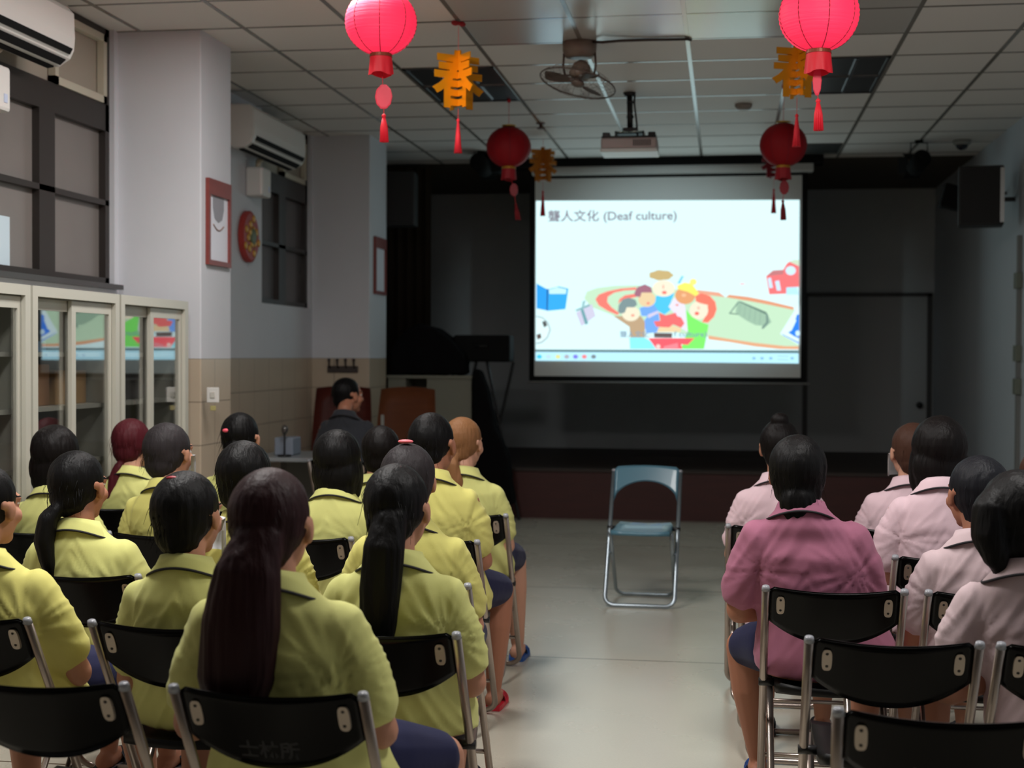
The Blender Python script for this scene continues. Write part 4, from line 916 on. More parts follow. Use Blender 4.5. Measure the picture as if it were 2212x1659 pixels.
# ================================================================== FOLDING CHAIRS
def u_frame(bm, top_l, bot_l, rad_corner, w, n=8):
    """left/right symmetric U: down the left, across the floor, up the right"""
    x = w; tl = Vector((-x, top_l[0], top_l[1])); bl = Vector((-x, bot_l[0], bot_l[1]))
    d = (tl-bl).normalized(); pts = [tl, tl.lerp(bl, 0.5), bl+d*rad_corner]
    for k in range(1, 6):
        a = pi/2*k/6
        pts.append(bl+d*rad_corner*(1-sin(a))+Vector((rad_corner*(1-cos(a)), 0, 0)))
    L = pts+[bl+Vector((rad_corner, 0, 0))]
    Rr = [Vector((-p.x, p.y, p.z)) for p in reversed(L)]
    return L+Rr
def make_chair(kind, label, group, loc, rz=0.0):
    t = empty('folding_chair', loc, label, 'chair', group, rz)
    if kind == 'black': pm, sm, fm = mat('black_chair_plastic', (5, 5, 5), 0.24, spec=0.14), mat('black_seat_pad', (8, 8, 8), 0.45, spec=0.2), M_CHROME
    else: pm = mat('teal_chair_plastic', (80, 122, 140), 0.32, coat=0.2); sm = pm; fm = mat('grey_chair_tube', (150, 162, 170), 0.25, metal=0.8)
    bm = bmesh.new(); tube(bm, u_frame(bm, (0.005, 0.765), (0.47, 0.014), 0.055, 0.205), 0.0125, 10, flat=0.75); f1 = obj('front_frame', bm, fm, t, True)
    bm = bmesh.new(); tube(bm, u_frame(bm, (0.40, 0.43), (0.06, 0.013), 0.055, 0.180), 0.0115, 10, flat=0.75); obj('rear_frame', bm, fm, t, True)
    bm = bmesh.new(); tube(bm, [(-0.2, 0.385, 0.155), (0.2, 0.385, 0.155)], 0.008, 8)
    if kind == 'black': obj('stretcher', bm, fm, t, True)
    else: bm.free()
    for s in (-1, 1):
        bm = bmesh.new(); tube(bm, [(0.172*s, 0.206, 0.437), (0.220*s, 0.206, 0.437)], 0.013, 12); obj('pivot', bm, M_BLACK, t, True)
        bm = bmesh.new(); tube(bm, [(0.205*s, 0.006, 0.762), (0.205*s, 0.0, 0.775)], [0.0135, 0.011], 12, flat=0.8); obj('end_cap', bm, mat('pale_end_cap', (150, 152, 158), 0.25), t, True)
    # backrest: curved panel
    bm = bmesh.new(); nx, nz = 24, 8; g = []
    for i in range(nx+1):
        u_ = -1+2*i/nx; x = 0.196*u_
        if kind == 'black': zt = 0.772-0.010*(1-u_*u_)+0.004*u_*u_; zb = 0.665-0.075*(1-abs(u_)**2.2)-0.004
        else: zt = 0.80-0.008*u_*u_; zb = 0.578+0.128*sqrt(max(0, 1-abs(u_)**2.0))
        if abs(u_) > 0.93: zt -= 0.014*(abs(u_)-0.93)/0.07
        yb = -0.028*(1-u_*u_)*(1 if kind == 'black' else 0.7)
        col_ = []
        for j in range(nz+1):
            v_ = j/nz; z = zt+(zb-zt)*v_; y = 0.006+(0.765-z)*0.62*0.85+yb-0.0*(v_)
            col_.append((x, y, z))
        g.append(col_)
    fr = [[bm.verts.new(p) for p in c] for c in g]; bk = [[bm.verts.new((p[0], p[1]+0.012, p[2])) for p in c] for c in g]
    for i in range(nx):
        for j in range(nz):
            bm.faces.new((fr[i][j], fr[i][j+1], fr[i+1][j+1], fr[i+1][j])); bm.faces.new((bk[i][j], bk[i+1][j], bk[i+1][j+1], bk[i][j+1]))
    for i in range(nx): bm.faces.new((fr[i][0], fr[i+1][0], bk[i+1][0], bk[i][0])); bm.faces.new((fr[i][nz], bk[i][nz], bk[i+1][nz], fr[i+1][nz]))
    for j in range(nz): bm.faces.new((fr[0][j], bk[0][j], bk[0][j+1], fr[0][j+1])); bm.faces.new((fr[nx][j], fr[nx][j+1], bk[nx][j+1], bk[nx][j]))
    bmesh.ops.recalc_face_normals(bm, faces=bm.faces[:])
    bmesh.ops.bevel(bm, geom=[e for e in bm.edges if len(e.link_faces) == 2 and e.calc_face_angle() > 1.0], offset=0.0045, segments=3, affect='EDGES')
    br = obj('backrest', bm, pm, t, True)
    if kind == 'black':
        for s in (-1, 1):
            bm = bmesh.new(); cx, cy, cz = 0.160*s, 0.006+(0.765-0.714)*0.527-0.028*(1-0.666)-0.002, 0.714
            pts = []
            for k in range(24):
                a = 2*pi*k/24; pts.append((cx+0.0125*(abs(cos(a))**0.6)*(1 if cos(a) > 0 else -1), cz+0.029*(abs(sin(a))**0.6)*(1 if sin(a) > 0 else -1)))
            va = [bm.verts.new((p, cy-0.004+(cz-q)*0.5, q)) for p, q in pts]; vb = [bm.verts.new((p, cy+0.006+(cz-q)*0.5, q)) for p, q in pts]
            bridge(bm, va, vb); bm.faces.new(va[::-1]); bm.faces.new(vb)
            bmesh.ops.recalc_face_normals(bm, faces=bm.faces[:])
            pl = obj('fixing_plate', bm, mat('pale_fixing_plate', (186, 172, 156), 0.35, metal=0.3), br)
            for dz in (-0.016, 0.018):
                bm = bmesh.new(); ell(bm, (cx, cy-0.004-dz*0.5, cz+dz), (0.0045, 0.003, 0.0045), sub=1); obj('screw', bm, mat('dark_screw', (60, 56, 54), 0.4, metal=0.5), pl, True)
    # seat
    bm = bmesh.new(); sx, n = 0.172, 10; top = []; bot = []
    for j in range(n+1):
        y = 0.085+0.375*j/n; zz = 0.442+(0.010 if j in (0,) else 0)-0.010*sin(pi*j/n)
        wv = sx*(1-0.10*max(0, (0.2-j/n)/0.2)**2)
        top.append([bm.verts.new((wv*q, y-0.03*(1-q*q)*max(0, 1-j/3), zz+0.010*q*q)) for q in (-1, -0.6, 0, 0.6, 1)])
        bot.append([bm.verts.new((wv*q, y-0.03*(1-q*q)*max(0, 1-j/3), zz-0.022+0.004*q*q)) for q in (-1, -0.6, 0, 0.6, 1)])
    for j in range(n):
        for i in range(4): bm.faces.new((top[j][i], top[j][i+1], top[j+1][i+1], top[j+1][i])); bm.faces.new((bot[j][i], bot[j+1][i], bot[j+1][i+1], bot[j][i+1]))
        bm.faces.new((top[j][0], top[j+1][0], bot[j+1][0], bot[j][0])); bm.faces.new((top[j][4], bot[j][4], bot[j+1][4], top[j+1][4]))
    for i in range(4): bm.faces.new((top[0][i], bot[0][i], bot[0][i+1], top[0][i+1])); bm.faces.new((top[n][i], top[n][i+1], bot[n][i+1], bot[n][i]))
    bmesh.ops.recalc_face_normals(bm, faces=bm.faces[:])
    obj('seat', bm, sm, t, True)
    return t
BG = 'black folding chairs of the audience'
chair0 = make_chair('black', 'x', BG, (0, 0, 0))
_used = [False]
def chair(x, y, label, rz=0.0):
    c = chair0 if not _used[0] else copy_tree(chair0)
    _used[0] = True; c.location = (x, y, 0); c.rotation_euler = (0, 0, rz); c['label'] = label; return c
make_chair('blue', 'empty teal-blue folding chair standing alone in the aisle facing the audience', None, (-0.476, 8.79, 0), R(178))

# ================================================================== PEOPLE
SKIN = mat('skin', (184, 132, 108), 0.55, spec=0.35, var=0.05)
SKINS = {'a': SKIN, 'b': mat('skin_tan', (166, 112, 88), 0.55, spec=0.35, var=0.05), 'c': mat('skin_pale', (200, 150, 126), 0.55, spec=0.35, var=0.05)}
LIP = mat('lips', (150, 74, 70), 0.5); EYEW = mat('eye_white', (226, 222, 216), 0.2); IRIS = mat('iris', (36, 24, 18), 0.15)
def cloth(name, c): return mat(name, c, 0.85, spec=0.2, bump=((260, 260, 260), 0.15, 0.001), sheen=0.08)
YEL = [cloth('yellow_polo', (204, 204, 128)), cloth('yellow_polo_deep', (206, 200, 116)), cloth('yellow_polo_faded', (200, 200, 134))]
PNK = [cloth('pale_pink_polo', (216, 188, 196)), cloth('strong_pink_polo', (166, 104, 128)), cloth('greyish_pink_polo', (196, 174, 178))]
NAVY = cloth('navy_shorts', (24, 27, 62)); DARKSH = cloth('dark_shirt', (52, 54, 60))
STRIPE = mat('black_piping', (22, 20, 26), 0.7)
def hairm(name, c, rough=0.52):
    m = mat('hair_'+name, c, rough, spec=0.16, bump=((95, 95, 7), 0.55, 0.006))
    return m
HAIR = {'black': hairm('black', (9, 8, 9)), 'brownblack': hairm('brownblack', (15, 11, 11)), 'red': hairm('red', (74, 22, 30)), 'blond': hairm('blond', (132, 92, 60), 0.55),
        'grey': hairm('grey', (44, 40, 42), 0.55), 'bluegrey': hairm('bluegrey', (24, 25, 30)), 'brown': hairm('brown', (70, 46, 36), 0.55), 'maroon': hairm('maroon', (38, 14, 17))}
SHOES = {'blue': mat('blue_slipper', (34, 84, 160), 0.5), 'red': mat('red_shoe', (200, 30, 52), 0.5), 'dark': mat('dark_shoe', (34, 34, 46), 0.6), 'white': mat('white_shoe', (200, 196, 192), 0.6)}

def fold_noise(bm, seed, amp, cx, zsh):
    for v in bm.verts:
        p = v.co; q = Vector((p.x*3.0+seed, p.y*3.0, p.z*17.0+3.5*abs(p.x-cx)*8))
        n1 = 1-abs(noise.noise(q)); n1 = n1*n1
        # creases running out from the armpits
        sx = 1 if p.x > cx else -1; ax, az = cx+0.15*sx, zsh-0.12
        a = atan2(p.z-az, (p.x-ax)*sx); d = sqrt((p.x-ax)**2+(p.z-az)**2)
        n2 = (1-abs(noise.noise(Vector((a*3.2+seed*1.7, d*2.5, sx*4+seed)))))**3
        v.co += v.normal*(amp*(n1-0.6)+amp*1.5*(n2-0.45)*max(0, 1-d/0.24)+0.006*noise.noise(p*6+Vector((seed, 0, 0))))

def make_person(label, cx, cy, head, hair, shirt, group, skin='a', style='short', wide=1.0, yaw=0.0, tilt=0.0, roll=0.0, knees=None, feet=None, shoes='dark', tie=None,
                shorts=NAVY, seed=1, sh_drop=0.0, tail=None, mask=False, arm_out=0.0, lean=None, headscale=1.0, clip=None, name='person'):
    """head=(px,py of crown, Y of head).  chair back at (cx,cy)."""
    hp = atY(head[0], head[1], head[2]+0.05); T = hp.z; hx, hy = hp.x-cx, hp.y-cy
    t = empty(name, (cx, cy, 0), label, 'person', group)
    S = headscale; hc = Vector((hx, hy, T-0.122*S)); sk = SKINS[skin]
    Mh = Matrix.Translation(hc) @ Matrix.Rotation(yaw, 4, 'Z') @ Matrix.Rotation(roll, 4, 'Y') @ Matrix.Rotation(tilt, 4, 'X') @ Matrix.Scale(S, 4)
    zs = T-0.325-sh_drop; W_ = wide
    nb = Vector((hx*0.88, 0.182, zs+0.075))          # neck base
    sc_ = Vector((hx*0.75, 0.178 if lean is None else lean+0.06, zs))  # shoulder centre
    hip = Vector((0, 0.275, 0.50))
    def sp_(z):                                                # spine position at height z
        u_ = max(0, min(1, (z-0.5)/(zs-0.5))); return hip.lerp(sc_, u_)
    def torso(inf, z0, fl=0.0, full=True):
        zz = zs-0.5; rr = [(z0, 0.182*W_, 0.146*W_), (0.52, 0.188*W_, 0.148*W_), (0.5+zz*0.3, 0.160*W_, 0.128*W_), (0.5+zz*0.6, 0.158*W_, 0.116*W_), (zs-0.075, 0.166*(0.5+0.5*W_), 0.102*W_), (zs-0.02, 0.152*(0.6+0.4*W_), 0.088)]
        L = [(sp_(z)+Vector((0, (W_-1)*0.10, z-sp_(z).z)), a+inf+fl*(1-k/5), b+inf+fl*0.5*(1-k/5)) for k, (z, a, b) in enumerate(rr)]
        tr = [(zs+0.018, 0.122, 0.072), (zs+0.050, 0.084, 0.062), (zs+0.08, 0.056, 0.054)]
        for k, (z, a, b) in enumerate(tr):
            c = sc_.lerp(nb, (k+1)/3); c.z = z; L.append((c, a+inf, b+inf))
        return L
    sh = {}; el = {}; wr = {}
    for s in (-1, 1):
        sh[s] = Vector((sc_.x+0.146*s*(0.5+0.5*W_), sc_.y+0.012, zs-0.028)); el[s] = Vector((sh[s].x+(0.045+arm_out)*s, sc_.y+0.065, zs-0.265))
        wr[s] = Vector((0.085*s, 0.40, 0.635))
    kn = knees or {-1: (-0.11, 0.575, 0.518), 1: (0.11, 0.575, 0.518)}
    ft = feet or {-1: (-0.11, 0.48), 1: (0.11, 0.47)}
    # ---- body, one fused surface
    bm = bmesh.new(); loft(bm, torso(0, 0.455), 20)
    limb(bm, [nb-Vector((0, 0, 0.04)), nb+Vector((0, 0, 0.03)), hc+Vector((0, -0.005, -0.03))], [0.055, 0.050, 0.050], 14)
    G = bmesh.new()
    ell(G, (0, -0.008, 0.022), (0.073, 0.092, 0.090)); ell(G, (0, 0.022, -0.040), (0.060, 0.068, 0.074)); ell(G, (0, 0.060, -0.092), (0.026, 0.026, 0.022))
    ell(G, (0, 0.076, 0.020), (0.052, 0.018, 0.016)); limb(G, [(0, 0.086, 0.008), (0, 0.104, -0.030)], [0.009, 0.013], 8)
    for s in (-1, 1):
        ell(G, (0.036*s, 0.064, -0.030), (0.026, 0.022, 0.026)); ell(G, (0.030*s, 0.079, 0.002), (0.013, 0.010, 0.009), sub=2)
        ell(G, (0.077*s, -0.004, -0.012), (0.010, 0.020, 0.032), Matrix.Rotation(0.3*s, 4, 'Z')); ell(G, (0.080*s, -0.010, 0.008), (0.007, 0.017, 0.016), sub=2)
    ell(G, (0, 0.088, -0.055), (0.022, 0.010, 0.005), sub=2); ell(G, (0, 0.087, -0.064), (0.019, 0.010, 0.006), sub=2)
    G.transform(Mh); add_into(bm, G)
    for s in (-1, 1):
        limb(bm, [sh[s], sh[s].lerp(el[s], 0.5), el[s]], [0.040*W_, 0.042*W_, 0.038*W_]); limb(bm, [el[s], el[s].lerp(wr[s], 0.3), wr[s]], [0.040*W_, 0.038, 0.027])
        pd = Vector((-0.20*s, 0.95, -0.22)).normalized(); limb(bm, [wr[s], wr[s]+pd*0.045, wr[s]+pd*0.075], [0.028, 0.036, 0.034], 10, flat=0.5)
        k_, f_ = Vector(kn[s]), ft[s]; an = Vector((f_[0], f_[1], 0.085))
        limb(bm, [Vector((0.085*s, 0.27, 0.542)), Vector((0.085*s, 0.27, 0.542)).lerp(k_, 0.5), k_], [0.088*W_, 0.076*W_, 0.056])
        cf = k_.lerp(an, 0.35)+Vector((0, -0.02, 0)); limb(bm, [k_, cf, an], [0.054, 0.056, 0.033])
        limb(bm, [an+Vector((0, -0.035, -0.045)), an+Vector((0, 0.03, -0.04)), an+Vector((0.01*s, 0.13, -0.058))], [0.034, 0.036, 0.024], 10)
    bm = remesh(bm, 0.0068, 3)
    for s in (-1, 1):                                          # fingers, each its own bent chain rooted in the palm
        pd = Vector((-0.20*s, 0.95, -0.22)).normalized(); sd = Vector((0.98*s, 0.2, 0)).normalized(); pc = wr[s]+pd*0.075
        for k, (off, ln) in enumerate(((-0.027, 0.066), (-0.009, 0.074), (0.010, 0.070), (0.028, 0.055))):
            b0 = pc+sd*off; q = pd.copy(); P = [b0-pd*0.02, b0+pd*0.012]
            for sgm, (fl, dn) in enumerate(((0.42, 0.25), (0.32, 0.6), (0.26, 0.9))):
                q = (q+Vector((0, 0, -dn*0.5))).normalized(); P.append(P[-1]+q*ln*fl)
            limb(bm, P, [0.0095, 0.0092, 0.0085, 0.0078, 0.0065], 8)
        b0 = wr[s]+pd*0.03-sd*0.026; limb(bm, [b0, b0-sd*0.022+pd*0.022, b0-sd*0.026+pd*0.048, b0-sd*0.022+pd*0.066], [0.013, 0.0105, 0.009, 0.007], 8)
    # face colours by place
    Mi = Mh.inverted(); body = [sk, LIP, EYEW, IRIS, HAIR[hair]]
    for f in bm.faces:
        p = Mi @ f.calc_center_median()
        if p.y > 0.06 and abs(p.x) < 0.06 and -0.08 < p.z < 0.05:
            for s in (-1, 1):
                dx, dz = (p.x-0.030*s)/0.013, (p.z-0.003)/0.0065
                if dx*dx+dz*dz < 1: f.material_index = 3 if dx*dx+dz*dz*0.3 < 0.25 else 2
                if abs(p.x-0.031*s) < 0.019 and 0.021 < p.z < 0.027: f.material_index = 4
            if (p.x/0.023)**2+((p.z+0.060)/0.011)**2 < 1 and p.y > 0.075: f.material_index = 1
    obj('body', bm, body, t, True)
    # ---- shirt
    bm = bmesh.new(); loft(bm, torso(0.013, 0.462, 0.008), 24)
    for s in (-1, 1):
        q = sh[s].lerp(el[s], 0.72); limb(bm, [sh[s]+Vector((-0.02*s, 0, 0.002)), sh[s].lerp(el[s], 0.4), q], [0.058*W_, 0.060*W_, 0.061*W_], 14)
    bm = remesh(bm, 0.0085, 6)
    fold_noise(bm, seed, 0.0056, sc_.x, zs)
    shirt_o = obj('polo_shirt', bm, shirt, t, True)
    # collar with its dark piping
    bm = bmesh.new(); A0 = R(-62); rows = []; n = 40; cz = nb.z
    prof = [(0.060, 0.018), (0.066, 0.024), (0.078, 0.014), (0.096, -0.008), (0.099, -0.014), (0.092, -0.016), (0.074, -0.002), (0.060, 0.004)]
    edge = []
    for i in range(n+1):
        a = A0+(R(180+124))*i/n; ca, sa = cos(a+R(180)), sin(a+R(180)); row = []
        for (r_, z_) in prof: row.append(bm.verts.new((nb.x+r_*1.08*ca, nb.y-0.004+r_*0.80*sa, cz+z_+0.010*(-sa)-(0.026*ca*ca if r_ > 0.07 else 0.006*ca*ca))))
        rows.append(row); edge.append((nb.x+0.0985*1.08*ca, nb.y-0.004+0.0985*0.80*sa, cz-0.014+0.010*(-sa)-0.026*ca*ca))
    m_ = len(prof)
    for i in range(n):
        for j in range(m_): bm.faces.new((rows[i][j], rows[i+1][j], rows[i+1][(j+1) % m_], rows[i][(j+1) % m_]))
    bm.faces.new(rows[0]); bm.faces.new(rows[-1][::-1]); bmesh.ops.recalc_face_normals(bm, faces=bm.faces[:])
    clr = obj('collar', bm, shirt, shirt_o, True)
    bm = bmesh.new(); tube(bm, edge, 0.0036, 8); obj('collar_piping', bm, STRIPE, clr, True)
    # ---- shorts
    bm = bmesh.new(); loft(bm, [(Vector((0, 0.275+(W_-1)*0.1, z)), 0.186*W_, 0.146*W_) for z in (0.455, 0.50, 0.56)], 20)
    for s in (-1, 1):
        k_ = Vector(kn[s]); h_ = Vector((0.085*s, 0.28, 0.546)); e_ = h_.lerp(k_, 0.90)
        limb(bm, [h_, h_.lerp(e_, 0.5), e_], [0.098*W_, 0.088*W_, 0.070], 14)
    bm = remesh(bm, 0.010, 4)
    for v in bm.verts: v.co += v.normal*0.004*noise.noise(v.co*11+Vector((seed, 0, 0)))
    obj('shorts', bm, shorts, t, True)
    # ---- shoes
    for s in (-1, 1):
        f_ = ft[s]; a = Vector((f_[0], f_[1], 0)); bm = bmesh.new()
        pr = [(-0.055, 0.034), (-0.02, 0.040), (0.05, 0.043), (0.11, 0.047), (0.155, 0.036), (0.175, 0.012)]
        vt = [bm.verts.new((a.x+x_*w_, a.y+y_, 0.022)) for x_ in (1,) for (y_, w_) in pr]+[bm.verts.new((a.x-w_, a.y+y_, 0.022)) for (y_, w_) in reversed(pr)]
        vb = [bm.verts.new((v.co.x, v.co.y, 0.001)) for v in vt]
        bm.faces.new(vt); bm.faces.new(vb[::-1]); bridge(bm, vb, vt); bmesh.ops.recalc_face_normals(bm, faces=bm.faces[:])
        so = obj('slipper', bm, SHOES[shoes], t)
        bm = bmesh.new(); rows = []
        for y_ in (0.035, 0.065, 0.095, 0.115):
            rows.append([bm.verts.new((a.x+0.047*cos(pi*k/8), a.y+y_, 0.015+0.055*sin(pi*k/8)*(1-(y_-0.03)*2.5))) for k in range(9)])
        for i in range(3):
            for j in range(8): bm.faces.new((rows[i][j], rows[i][j+1], rows[i+1][j+1], rows[i+1][j]))
        bmesh.ops.solidify(bm, geom=bm.faces[:], thickness=0.006); obj('strap', bm, SHOES[shoes], so, True)
    # ---- hair
    G = bmesh.new(); lowz = -0.02
    if style in ('tail', 'hightail', 'bun', 'top'):
        ell(G, (0, -0.020, 0.026), (0.084, 0.101, 0.097)); ell(G, (0, -0.050, -0.030), (0.066, 0.060, 0.070)); ell(G, (0, -0.030, 0.000), (0.081, 0.080, 0.075))
    elif style == 'short':
        ell(G, (0, -0.022, 0.024), (0.088, 0.103, 0.099)); ell(G, (0, -0.050, -0.040), (0.072, 0.060, 0.072)); ell(G, (0, -0.035, -0.005), (0.085, 0.080, 0.080))
    elif style == 'crop':
        ell(G, (0, -0.018, 0.026), (0.080, 0.098, 0.093)); ell(G, (0, -0.050, -0.030), (0.062, 0.054, 0.060))
    elif style == 'bob':
        ell(G, (0, -0.024, 0.020), (0.094, 0.106, 0.103)); ell(G, (0, -0.040, -0.055), (0.098, 0.078, 0.100)); ell(G, (0, -0.045, -0.110), (0.088, 0.060, 0.060))
        for s in (-1, 1): ell(G, (0.074*s, 0.010, -0.070), (0.020, 0.036, 0.085))
    elif style == 'long':
        ell(G, (0, -0.024, 0.020), (0.096, 0.106, 0.103)); ell(G, (0, -0.045, -0.055), (0.094, 0.072, 0.100)); ell(G, (0, -0.060, -0.10), (0.080, 0.050, 0.07))
    G.transform(Mh)
    if style == 'tail' or tail:
        tl = tail or [(0, -0.105, -0.03, 0.030), (0.0, -0.135, -0.08, 0.040), (0, -0.125, -0.16, 0.040), (0, -0.11, -0.25, 0.028), (0, -0.10, -0.30, 0.010)]
        P = [hc+Vector(q[:3]) for q in tl]; limb(G, P, [q[3] for q in tl], 14, flat=0.72)
    if style == 'hightail':
        P = [Mh @ Vector(q) for q in ((0, -0.085, 0.075), (0, -0.135, 0.07), (0.0, -0.165, 0.0), (0, -0.150, -0.10), (0, -0.135, -0.17))]; limb(G, P, [0.024, 0.034, 0.040, 0.032, 0.012], 14)
    if style in ('bun', 'top'):
        c_ = (0, -0.105, 0.06) if style == 'bun' else (0, -0.05, 0.118)
        ell(G, (Mh @ Vector(c_)), (0.040, 0.036, 0.034))
    bm = remesh(G, 0.0062, 4)
    for v in bm.verts:
        p = Mi @ v.co; n_ = noise.noise(Vector((p.x*75, p.y*75, p.z*6+seed)))+0.5*noise.noise(Vector((p.x*22+seed, p.y*22, p.z*5)))
        v.co += v.normal*0.0032*n_*min(1, max(0.25, (0.13-p.z)/0.1))
    # loose strands
    rnd = random.Random(seed*31+5)
    for k in range(46):
        a = rnd.uniform(0.15*pi, 0.85*pi)*-1; th = rnd.uniform(-0.5, 1.2); r_ = 0.100 if style != 'crop' else 0.094
        p0 = Vector((r_*0.86*cos(a)*cos(th), r_*sin(a)*cos(th)-0.015, 0.02+r_*sin(th)))
        p1 = p0*1.04+Vector((rnd.uniform(-0.012, 0.012), -0.004, -0.028)); p2 = p1*1.03+Vector((rnd.uniform(-0.014, 0.014), 0, -0.036))
        tube(bm, [Mh @ p0*1.0, Mh @ p1, Mh @ p2], [0.0009, 0.0008, 0.0004], 3)
    ho = obj('hair', bm, HAIR[hair], t, True)
    if tie:
        c_, cc = tie; bm = bmesh.new(); p = Mh @ Vector(c_)
        tube(bm, [p+Vector((0.028*cos(2*pi*k/16), 0.010*sin(2*pi*k/16)-0.0, 0.008*sin(2*pi*k/16+0.8))) for k in range(17)], 0.007, 8, caps=False)
        obj('hair_tie', bm, mat('hair_tie_%d_%d_%d' % cc, cc, 0.6, emit=None), ho, True)
    if clip:
        c_, cc, sz = clip; bm = bmesh.new(); p = Mh @ Vector(c_); ell(bm, p, sz, sub=2); obj('hair_clip', bm, mat('clip_%d_%d_%d' % cc, cc, 0.5), ho, True)
    if mask:
        bm = bmesh.new(); rows = []
        for i in range(9):
            a = R(-78+156*i/8); rows.append([bm.verts.new(Mh @ Vector((0.083*sin(a), 0.014+0.100*cos(a)*(1.0 if j != 0 else 0.97), z_))) for j, z_ in enumerate((-0.014, -0.045, -0.085, -0.108))])
        for i in range(8):
            for j in range(3): bm.faces.new((rows[i][j], rows[i+1][j], rows[i+1][j+1], rows[i][j+1]))
        bmesh.ops.solidify(bm, geom=bm.faces[:], thickness=0.002); obj('face_mask', bm, mat('white_face_mask', (214, 216, 218), 0.8), t, True)
    return t

LY = 'women in yellow polo shirts in the left block'; RP = 'people in pink polo shirts in the right block'
L1, L2, L3, L4, L5 = 2.84, 3.50, 4.26, 5.28, 6.18
R1, R2, R3, R4, R5 = 2.86, 3.60, 4.38, 5.14, 5.98
# chairs of the left block
chair(-1.46, L1, 'empty black folding chair in the lower left corner, nearest row')
chair(-0.94, L1, 'black folding chair with faded lettering, under the woman nearest the camera')
chair(-2.02, L2, 'black folding chair cut by the left edge, second row from the camera')
chair(-1.43, L2, 'black folding chair behind the woman with a small red hair clip')
chair(-0.87, L2, 'black folding chair under the woman with the straight black ponytail by the aisle')
chair(-2.04, L3, 'black folding chair behind the woman with the low side ponytail')
chair(-1.50, L3, 'black folding chair hidden behind the auburn-ponytailed woman, third row')
chair(-0.98, L3, 'black folding chair of the woman with grey streaked hair and pink hair tie')
chair(-2.72, L4, 'black folding chair of the short-haired woman in front of the second bookcase')
chair(-2.19, L4, 'black folding chair of the grey-topped woman near the bookcase end')
chair(-1.62, L4, 'black folding chair of the dark-haired woman in bright yellow, fourth row')
chair(-1.13, L4, 'black folding chair at the aisle, two places behind the empty blue chair')
chair(-2.80, L5, 'black folding chair of the red-haired woman in the front row')
chair(-2.22, L5, 'black folding chair of the woman with a pink clip in the front row')
chair(-1.66, L5, 'black folding chair in the front row beside the blond woman, mostly hidden')
chair(-1.16, L5, 'black folding chair of the blond woman at the aisle end of the front row')
# chairs of the right block
chair(0.43, R1, 'empty black folding chair with faded lettering in the lower right corner', R(-3))
chair(0.415, R2, 'empty black folding chair directly behind the person in strong pink')
chair(0.875, R2, 'black folding chair cut by the right edge, second row from the camera')
chair(0.33, R3, 'black folding chair under the person in the strong pink polo')
chair(0.81, R3, 'black folding chair of the grey-haired person in pale pink near the right edge')
chair(0.27, R4, 'black folding chair hidden behind the person in strong pink')
chair(0.80, R4, 'black folding chair of the person with dark bobbed hair, fourth row right')
chair(1.34, R4, 'black folding chair at the right edge, fourth row right')
chair(0.22, R5, 'black folding chair at the aisle end of the front row, right block')
chair(0.72, R5, 'black folding chair of the front-row person with orange-tinted hair')

# faded lettering on two backrests
for (x, y, r_) in ((-0.94, L1, 0), (0.43, R1, R(-3))):
    for c in [o for o in col.objects if o.name.startswith('folding_chair') and (Vector(o.location)-Vector((x, y, 0))).length < 0.01]:
        b = [k for k in c.children if k.name.startswith('backrest')][0]
        g = text_bm('士林所', 0.045, 0.0, 0.001, 'CENTER')
        for v in g.verts:
            X_, Z_ = v.co.x-0.01, 0.618+v.co.y; u_ = X_/0.196; v.co = Vector((X_, 0.006+(0.765-Z_)*0.527-0.028*(1-u_*u_)-0.0006, Z_))
        obj('faded_lettering', g, mat('faded_grey_ink', (30, 30, 32), 0.7), b)

P = make_person
KN = lambda a, b: {-1: a, 1: b}
# left block, nearest rows
P('woman in yellow polo with very long dark auburn ponytail, nearest the camera', -0.94, L1, (590, 1008, 2.99), 'maroon', YEL[0], LY, 'a', 'tail', 1.12, yaw=R(-6), seed=1, arm_out=0.02, headscale=1.05,
  tail=[(0.0, -0.10, -0.02, 0.055), (-0.015, -0.125, -0.09, 0.075), (-0.03, -0.125, -0.20, 0.088), (-0.045, -0.12, -0.32, 0.085), (-0.05, -0.105, -0.42, 0.060), (-0.045, -0.095, -0.475, 0.02)], knees=KN((-0.14, 0.58, 0.5), (0.27, 0.52, 0.50)), feet=KN((-0.14, 0.6), (0.24, 0.5)))
P('woman in yellow polo with long straight black ponytail beside the aisle', -0.87, L2, (862, 1000, 3.66), 'black', YEL[0], LY, 'a', 'tail', 1.06, yaw=R(-14), seed=2,
  tail=[(0.0, -0.10, -0.02, 0.045), (-0.01, -0.125, -0.09, 0.055), (-0.02, -0.125, -0.20, 0.056), (-0.03, -0.115, -0.32, 0.050), (-0.035, -0.105, -0.42, 0.036), (-0.035, -0.10, -0.47, 0.014)])
P('woman in yellow polo with round black hair and small red clip, second row', -1.43, L2, (410, 1015, 3.66), 'black', YEL[0], LY, 'a', 'short', 1.0, yaw=R(-18), seed=3, mask=True, clip=((0.0, -0.07, 0.105), (150, 26, 40), (0.02, 0.01, 0.006)))
P('woman in yellow polo cut by the left edge, second row from the camera', -2.00, L2, (-28, 1000, 3.68), 'black', YEL[1], LY, 'a', 'tail', 1.08, yaw=R(-20), seed=4, arm_out=0.04, lean=0.14, knees=KN((-0.12, 0.58, 0.5), (0.22, 0.60, 0.50)), feet=KN((-0.12, 0.6), (0.26, 0.62)))
P('woman in yellow polo with a low side ponytail, third row left', -2.04, L3, (172, 972, 4.42), 'black', YEL[0], LY, 'b', 'tail', 1.08, yaw=R(-16), seed=5,
  tail=[(-0.03, -0.09, -0.06, 0.030), (-0.06, -0.105, -0.10, 0.045), (-0.07, -0.11, -0.17, 0.047), (-0.055, -0.11, -0.25, 0.034), (-0.05, -0.11, -0.29, 0.022)])
